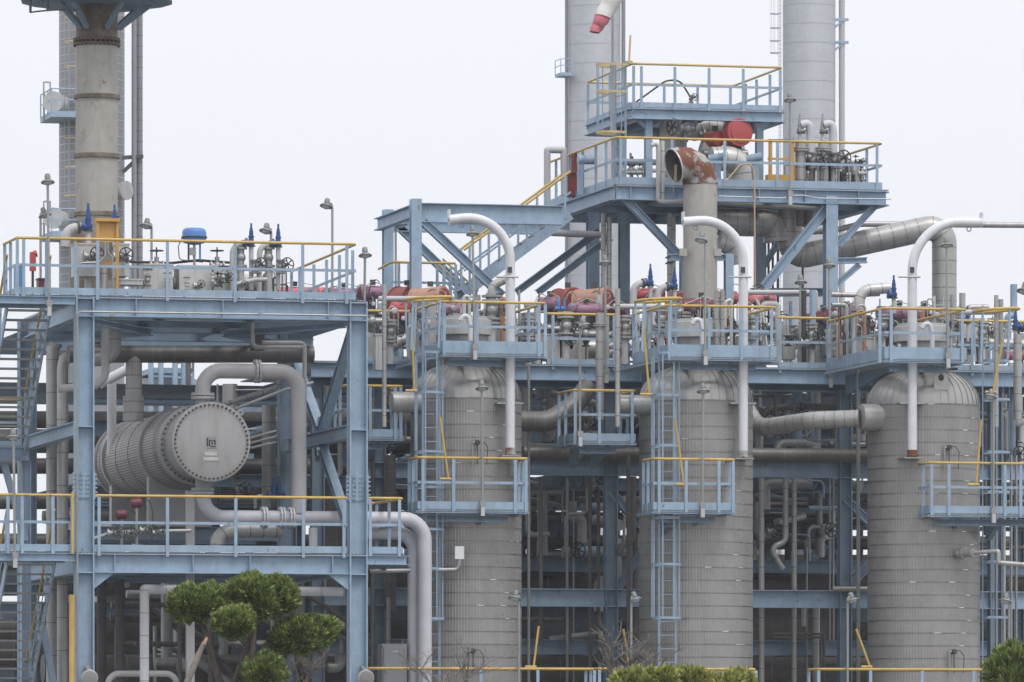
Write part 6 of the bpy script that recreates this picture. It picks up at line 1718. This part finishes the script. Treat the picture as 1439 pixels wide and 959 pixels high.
# flanged valve stacks and tubing on the vessel top platforms
for px, py, v, k in ((690, 436, 5, 1.3), (742, 462, 5.5, 1.0), (928, 448, 5, 1.1), (1012, 452, 5.5, 1.1), (1058, 462, 5, 1.0), (1206, 452, 6.5, 1.1), (795, 458, 8, 1.2), (878, 460, 6, 1.0), (1140, 470, 8, 1.0), (1380, 468, 6, 1.0), (548, 466, 6, 1.0), (640, 458, 6.5, 1.0), (962, 455, 6.6, 1.0), (1240, 458, 6, 1.0), (1318, 458, 6, 1.0)):
    c = Pt(px, py, v)
    t = thing('flanged_valve', None, 'valve', Pt(px, 512, v), None, ('stacked flanged valve on the vessel top decks', 'stacked flanged valves on the vessel top decks'))
    b = MB().ball(c, .13 * k, 14, 8)
    for q in (-.24, -.16, .16, .24): b.lathe(c + Vector((0, 0, q * k - .02)), (0, 0, 1), [(.165 * k, 0), (.165 * k, .05)], 18)
    b.cyl(c - Vector((0, 0, .28 * k)), c + Vector((0, 0, .28 * k)), .09 * k, n=14)
    bo = part(t, 'body', b, rnd.choice(('galv', 'clad', 'galv')))
    part(bo, 'bolts', MB().cyl(c + Vector((.13 * k, -.08, -.29 * k)), c + Vector((.13 * k, -.08, .29 * k)), .014, n=6).cyl(c + Vector((-.1 * k, -.12, -.29 * k)), c + Vector((-.1 * k, -.12, .29 * k)), .014, n=6), 'dark')
    part(t, 'riser', MB().cyl(Pt(px, 512, v), c - Vector((0, 0, .2 * k)), .08 * k, n=12), 'gpipe')
    part(t, 'side_wheel', MB().wheel(c + Vector((.22 * k, -.1, 0)), (.6, -.8, .1), .13, .013), 'dark')
for x0, x1 in ((545, 762), (885, 1088), (1165, 1352)):
    for i in range(26):
        px = rnd.uniform(x0, x1); v = rnd.uniform(5.2, 7.0); dx = rnd.uniform(-16, 16); y = rnd.uniform(415, 470)
        pp = [(px, 505, v), (px, y, v), (px + dx, y + rnd.uniform(-8, 8), v), (px + dx, y + 40, v)] if i % 3 else [(px, 505, v), (px, y, v)]
        pipe('instrument_tube', None, pp, rnd.choice((.011, .014, .018, .03, .045)), rnd.choice(('galv', 'dark', 'clad_light', 'galv', 'copper')), .09, auto=('thin instrument tube over the vessel tops', 'thin instrument tubes over the vessel tops'), n=8, cat='tube')
    for i in range(9):
        c = Pt(rnd.uniform(x0, x1), rnd.uniform(428, 468), rnd.uniform(5.2, 7.0))
        t = thing('pressure_gauge', None, 'gauge', c - Vector((0, 0, .25)), None, ('small round gauge over the vessel tops', 'small round gauges over the vessel tops'))
        part(t, 'dial', MB().lathe(c, (rnd.uniform(-.4, .4), -1, 0), [(.07, 0), (.075, .04), (.06, .05)], 14), rnd.choice(('dark', 'clad_light', 'galv')))
        part(t, 'stem', MB().cyl(c - Vector((0, 0, .3)), c, .014, n=6), 'galv')

# mid-grey pipework filling the storey between rack deck and lower beams
ZONES = ((505, 602, 525, 690, 'left of the left vessel', 26), (736, 900, 545, 640, 'between left and middle vessel tops', 24), (1062, 1222, 550, 645, 'between middle and right vessel tops', 22),
         (1384, 1439, 480, 700, 'right of the right vessel', 22), (740, 895, 675, 780, 'under the beam left of middle vessel', 20), (1062, 1215, 675, 780, 'under the beam left of right vessel', 20), (300, 480, 540, 700, 'behind the heat exchanger', 22), (135, 480, 815, 940, 'under the left platform', 24))
for x0, x1, y0, y1, zn, cnt in ZONES:
    for i in range(cnt):
        px = rnd.uniform(x0, x1); py = rnd.uniform(y0, y1); v = rnd.uniform(8.2, 13.5) if x0 > 480 else rnd.uniform(8.5, 13)
        k = rnd.random(); l = rnd.uniform(30, 90) * rnd.choice((-1, 1)); h = rnd.uniform(20, 70) * rnd.choice((-1, 1))
        l = max(x0 + 2, min(x1 - 2, px + l)) - px
        if k < .3: pp = [(px, py, v), (px + l, py + 1, v), (px + l, py + h, v)]
        elif k < .5: pp = [(px, py, v), (px, py + h, v), (px + l * .4, py + h, v), (px + l * .4, py + h * 1.7, v)]
        elif k < .7: pp = [(px, py, v), (px + l, py - abs(l) * .22, v + 1)]
        else: pp = [(px, min(y1, py + 60), v), (px, max(y0, py - 60), v)]
        pipe('branch_pipe', None, pp, rnd.choice((.025, .04, .06, .09, .13)), rnd.choice(('clad', 'clad', 'clad_light', 'gpipe', 'galv', 'blue')), .14, auto=('grey branch pipe ' + zn, 'grey branch pipes ' + zn), n=10)
    for i in range(cnt // 5):
        gate_valve(rnd.uniform(x0, x1), rnd.uniform(y0, y1), rnd.uniform(8, 11), rnd.uniform(.8, 1.3), rnd.choice(((1, 0, 0), (0, 0, 1))), auto=('handwheel valve ' + zn, 'handwheel valves ' + zn), m=rnd.choice(('galv', 'clad')), up=rnd.random() < .4)

# ------------------------------------------------------------------ trees and shrubs in front of the plant
def tuft_cloud(c, rx, ry, rz, n, rnd, ln=.085, wd=.02, up=.6, lump=.22):
    """dense pad of needle sprays over an uneven ellipsoid"""
    b = MB()
    lumps = [(rnd.uniform(0, 6.28), rnd.uniform(-.6, 1), rnd.uniform(-lump, lump)) for _ in range(22)]
    def rad(d):
        a = math.atan2(d.y, d.x); s = 1.0
        for la, lz, am in lumps:
            q = Vector((math.cos(la) * math.sqrt(max(0, 1 - lz * lz)), math.sin(la) * math.sqrt(max(0, 1 - lz * lz)), lz)).dot(d)
            if q > .8: s += am * (q - .8) * 5
        return s
    per = 16
    for i in range(n // per):
        d = Vector((rnd.gauss(0, 1), rnd.gauss(0, 1), rnd.gauss(.15, 1))).normalized()
        if d.z < -.6 and rnd.random() < .6: continue
        f = rad(d) * (1 + rnd.gauss(-.04, .07))
        p0 = c + Vector((d.x * rx, d.y * ry, d.z * rz * (1 if d.z > 0 else .8))) * f
        main = (d * .9 + Vector((rnd.gauss(0, .25), rnd.gauss(0, .25), up))).normalized()
        _, s, u = basis(main)
        for k in range(per):
            a = rnd.uniform(0, 6.28); sp_ = abs(rnd.gauss(0, .45))
            q = s * math.cos(a) + u * math.sin(a)
            dd = (main + q * sp_).normalized()
            L_ = ln * rnd.uniform(.8, 1.5) * (1.15 - .35 * min(1, sp_))
            p = p0 + q * rnd.uniform(0, ln * .55)
            w_ = dd.cross(q).normalized() * wd * rnd.uniform(.7, 1.2)
            m0 = p + dd * L_ * .5
            b.add([p, m0 + w_, p + dd * L_, m0 - w_], [(0, 1, 2, 3)])
    return b
def core(c, rx, ry, rz):
    b = MB().ball(c, 1, 18, 10, (rx, ry, rz))
    return b
VTR = -30.0
rt = random.Random(5)
t = thing('pine_tree', 'cloud-pruned evergreen with round foliage pads in front of the left platform', 'tree', Pt(330, 1195, VTR))
def limb(pts, r0, r1, m='bark'):
    q = [Pt(a, b_, VTR + dv) for a, b_, dv in pts]
    q = fillet(q, .3, 4)
    n = len(q)
    return MB().sweep(q, [r0 + (r1 - r0) * k / (n - 1) for k in range(n)], 9)
part(t, 'trunk', limb(((322, 1195, 0), (316, 1040, 0), (326, 970, 0), (350, 905, .2), (362, 850, .1)), .085, .04), 'bark')
part(t, 'limb', limb(((318, 985, 0), (300, 930, 0), (288, 885, 0), (280, 860, 0)), .07, .04), 'bark')
part(t, 'limb', limb(((335, 1000, -.1), (350, 955, -.2), (357, 890, -.2), (362, 850, -.1)), .05, .035), 'bark')
part(t, 'limb', limb(((360, 930, 0), (380, 905, .1), (400, 890, .1)), .04, .025), 'bark')
part(t, 'limb', limb(((318, 1000, .2), (345, 985, .2), (370, 960, .2)), .04, .03), 'bark')
sp = S(330, VTR)
def pad(px, py, w_, h_, n, dv=0, dpt=.85):
    c = Pt(px, py, VTR + dv); rx, rz = w_ / 2 / sp, h_ / 2 / sp
    o = part(t, 'foliage_pad', tuft_cloud(c, rx, rx * dpt, rz, int(n * 1.9), rt), 'needle', kind=None)
    k = part(t, 'inner_foliage', core(c - Vector((0, 0, rz * .03)), rx * .84, rx * dpt * .84, rz * .80), 'needle')
pad(272, 852, 62, 50, 7000); pad(296, 848, 40, 44, 3500, .1); pad(350, 838, 74, 50, 8000); pad(388, 840, 54, 50, 5500, .1); pad(362, 852, 50, 40, 3600, -.1); pad(328, 877, 46, 42, 4800, -.6)
pad(418, 896, 58, 50, 6000, .1); pad(444, 890, 42, 44, 4000, .2); pad(372, 947, 48, 46, 5000, -.2); pad(390, 910, 26, 28, 1500, .3)
t2 = thing('dead_stump', 'snapped pale branch stub leaning beside the cloud-pruned tree', 'dead branch', Pt(255, 1195, VTR - .6))
def dlimb(tt, name, pts, r0, r1, v, m='bark_pale'):
    q = fillet([Pt(a, b_, v) for a, b_ in pts], .2, 3); n = len(q)
    return part(tt, name, MB().sweep(q, [r0 + (r1 - r0) * k / (n - 1) for k in range(n)], 8), m)
dlimb(t2, 'branch', ((240, 1195), (250, 1010), (262, 962), (280, 918), (288, 902)), .08, .042, VTR - .6)
dlimb(t2, 'broken_end', ((287, 905), (291, 896)), .036, .022, VTR - .61, 'wood_cut')
# bare twiggy shrubs
def bare(label, px, ybase, v, spread, hpx, n, rnd, thick=.03):
    s = 1 / S(px, v)
    base = Pt(px, 1190, v)
    t = thing('bare_tree', label, 'tree', base, 'bare leafless trees')
    br = []
    def grow(p, d, l, r, depth, out):
        pts = [p]; q = p
        for k in range(4):
            d = (d + Vector((rnd.gauss(0, .22), rnd.gauss(0, .22), rnd.gauss(.04, .12)))).normalized()
            q = q + d * l / 4; pts.append(q)
        out.sweep(pts, [r * (1 - .13 * k) for k in range(5)], 5 if depth else 7)
        if depth < 3:
            for k in range(3 if depth else 4):
                a = rnd.choice(pts[1:])
                nd = (d + Vector((rnd.gauss(0, .75), rnd.gauss(0, .6), rnd.gauss(.2, .4)))).normalized()
                grow(a, nd, l * rnd.uniform(.45, .75), r * .55, depth + 1, out)
    tr = MB().sweep([base, Pt(px, ybase, v)], [thick * 1.6, thick * 1.2], 8)
    part(t, 'trunk', tr, 'bark_pale')
    for k in range(n):
        out = MB()
        d = Vector((rnd.uniform(-1, 1) * spread, rnd.uniform(-.4, .4), 1)).normalized()
        grow(Pt(px, ybase + 5, v), d, hpx * s * rnd.uniform(.5, .8), thick * .9, 0, out)
        part(t, 'branch', out, 'bark_pale')
bare('bare twiggy tree in front of the twin pale pipes', 618, 975, VTR + 3, .9, 80, 4, random.Random(3), .022)
bare('bare twiggy tree with pale lopped branch in front of the left vessel', 655, 960, VTR + 3, .5, 55, 3, random.Random(8), .02)
bare('bare thick-branched tree between left and middle vessels', 868, 960, VTR + 2, 1.2, 80, 6, random.Random(11), .035)
bare('bare greyish shrub right of the cloud-pruned evergreen', 425, 965, VTR + 1, 1.0, 60, 5, random.Random(14), .022)
bare('bare twigs beside the middle vessel foot', 915, 960, VTR + 2, .5, 45, 2, random.Random(17), .02)
# leafy shrubs along the bottom edge
def shrub(label, blobs, v, n, rnd, ln=.11, wd=.03, m='shrub', up=.55):
    px, py = blobs[0][:2]
    t = thing('shrub', label, 'shrub', Pt(px, 1195, v), 'leafy shrubs at the bottom edge')
    s = 1 / S(px, v)
    part(t, 'stem', MB().sweep([Pt(px, 1195, v), Pt(px, py + 10, v)], [.06, .03], 8), 'bark')
    for bx, by, w_, h_ in blobs:
        c = Pt(bx, by, v + rnd.uniform(-.3, .3))
        part(t, 'foliage', tuft_cloud(c, w_ / 2 * s, w_ / 2 * s * .8, h_ / 2 * s, int(n * w_ * h_ / 2500), rnd, ln, wd, up, .5), m)
        part(t, 'inner_foliage', core(c, w_ / 2 * s * .72, w_ / 2 * s * .6, h_ / 2 * s * .66), m)
rs_ = random.Random(31)
shrub('broad-leaved yellow-green shrub across the foot of the middle vessel', [(965, 975, 60, 50)] + [(882 + 9.2 * k + rs_.uniform(-5, 5), 968 + rs_.uniform(-16, 14) + 14 * abs(k - 10) / 10, rs_.uniform(16, 34), rs_.uniform(14, 36)) for k in range(20)], VTR - 2, 4600, random.Random(2), .13, .034, up=.35)
shrub('dark evergreen shrub in the bottom right corner', [(1428, 955, 46, 54), (1406, 948, 30, 38), (1442, 930, 32, 36), (1416, 926, 26, 28), (1426, 985, 60, 60)], VTR, 6500, random.Random(4), .12, .02, 'needle', .6)

# ------------------------------------------------------------------ the humid air between the camera and the plant
hzb = MB().box(-720, 720, -420, 920, -1, 90)
me = hzb.data('haze', smooth=False)
hm = bpy.data.materials.new('haze'); hm.use_nodes = True
hm.node_tree.nodes.clear()
ho = hm.node_tree.nodes.new('ShaderNodeOutputMaterial')
hv = hm.node_tree.nodes.new('ShaderNodeVolumePrincipled')
hv.inputs['Color'].default_value = (0.93, 0.95, 1.0, 1)
hv.inputs['Density'].default_value = 0.0003
hv.inputs['Anisotropy'].default_value = 0.3
hm.node_tree.links.new(hv.outputs[0], ho.inputs['Volume'])
me.materials.append(hm)
tag(_link('haze', me, None, (0, 0, 0)), kind='stuff')

# ------------------------------------------------------------------ ordinal labels for the many look-alikes
ORD = ['first', 'second', 'third', 'fourth', 'fifth', 'sixth', 'seventh', 'eighth', 'ninth', 'tenth']
def ordinal(n):
    if n <= 10: return ORD[n - 1]
    suf = 'th' if 10 < n % 100 < 20 else {1: 'st', 2: 'nd', 3: 'rd'}.get(n % 10, 'th')
    return f'{n}{suf}'
for (one, many), obs in AUTO.items():
    def key(o):
        ch = [c for c in o.children]
        p = Vector(WORLD[o.name])
        return pix(p)[0]
    # header pipes all span the picture: order them by height instead
    byh = 'header' in one
    obs.sort(key=(lambda o: pix(WORLD[o.name])[1]) if byh else key)
    n = len(obs)
    for i, o in enumerate(obs):
        o['group'] = many
        if n == 1: o['label'] = one
        else: o['label'] = (f'{ordinal(i + 1)} from the top of the {many}' if byh else
                            f'{ordinal(i + 1)} from the left of the {many}' if i < (n + 1) // 2 else
                            f'{ordinal(n - i)} from the right of the {many}')
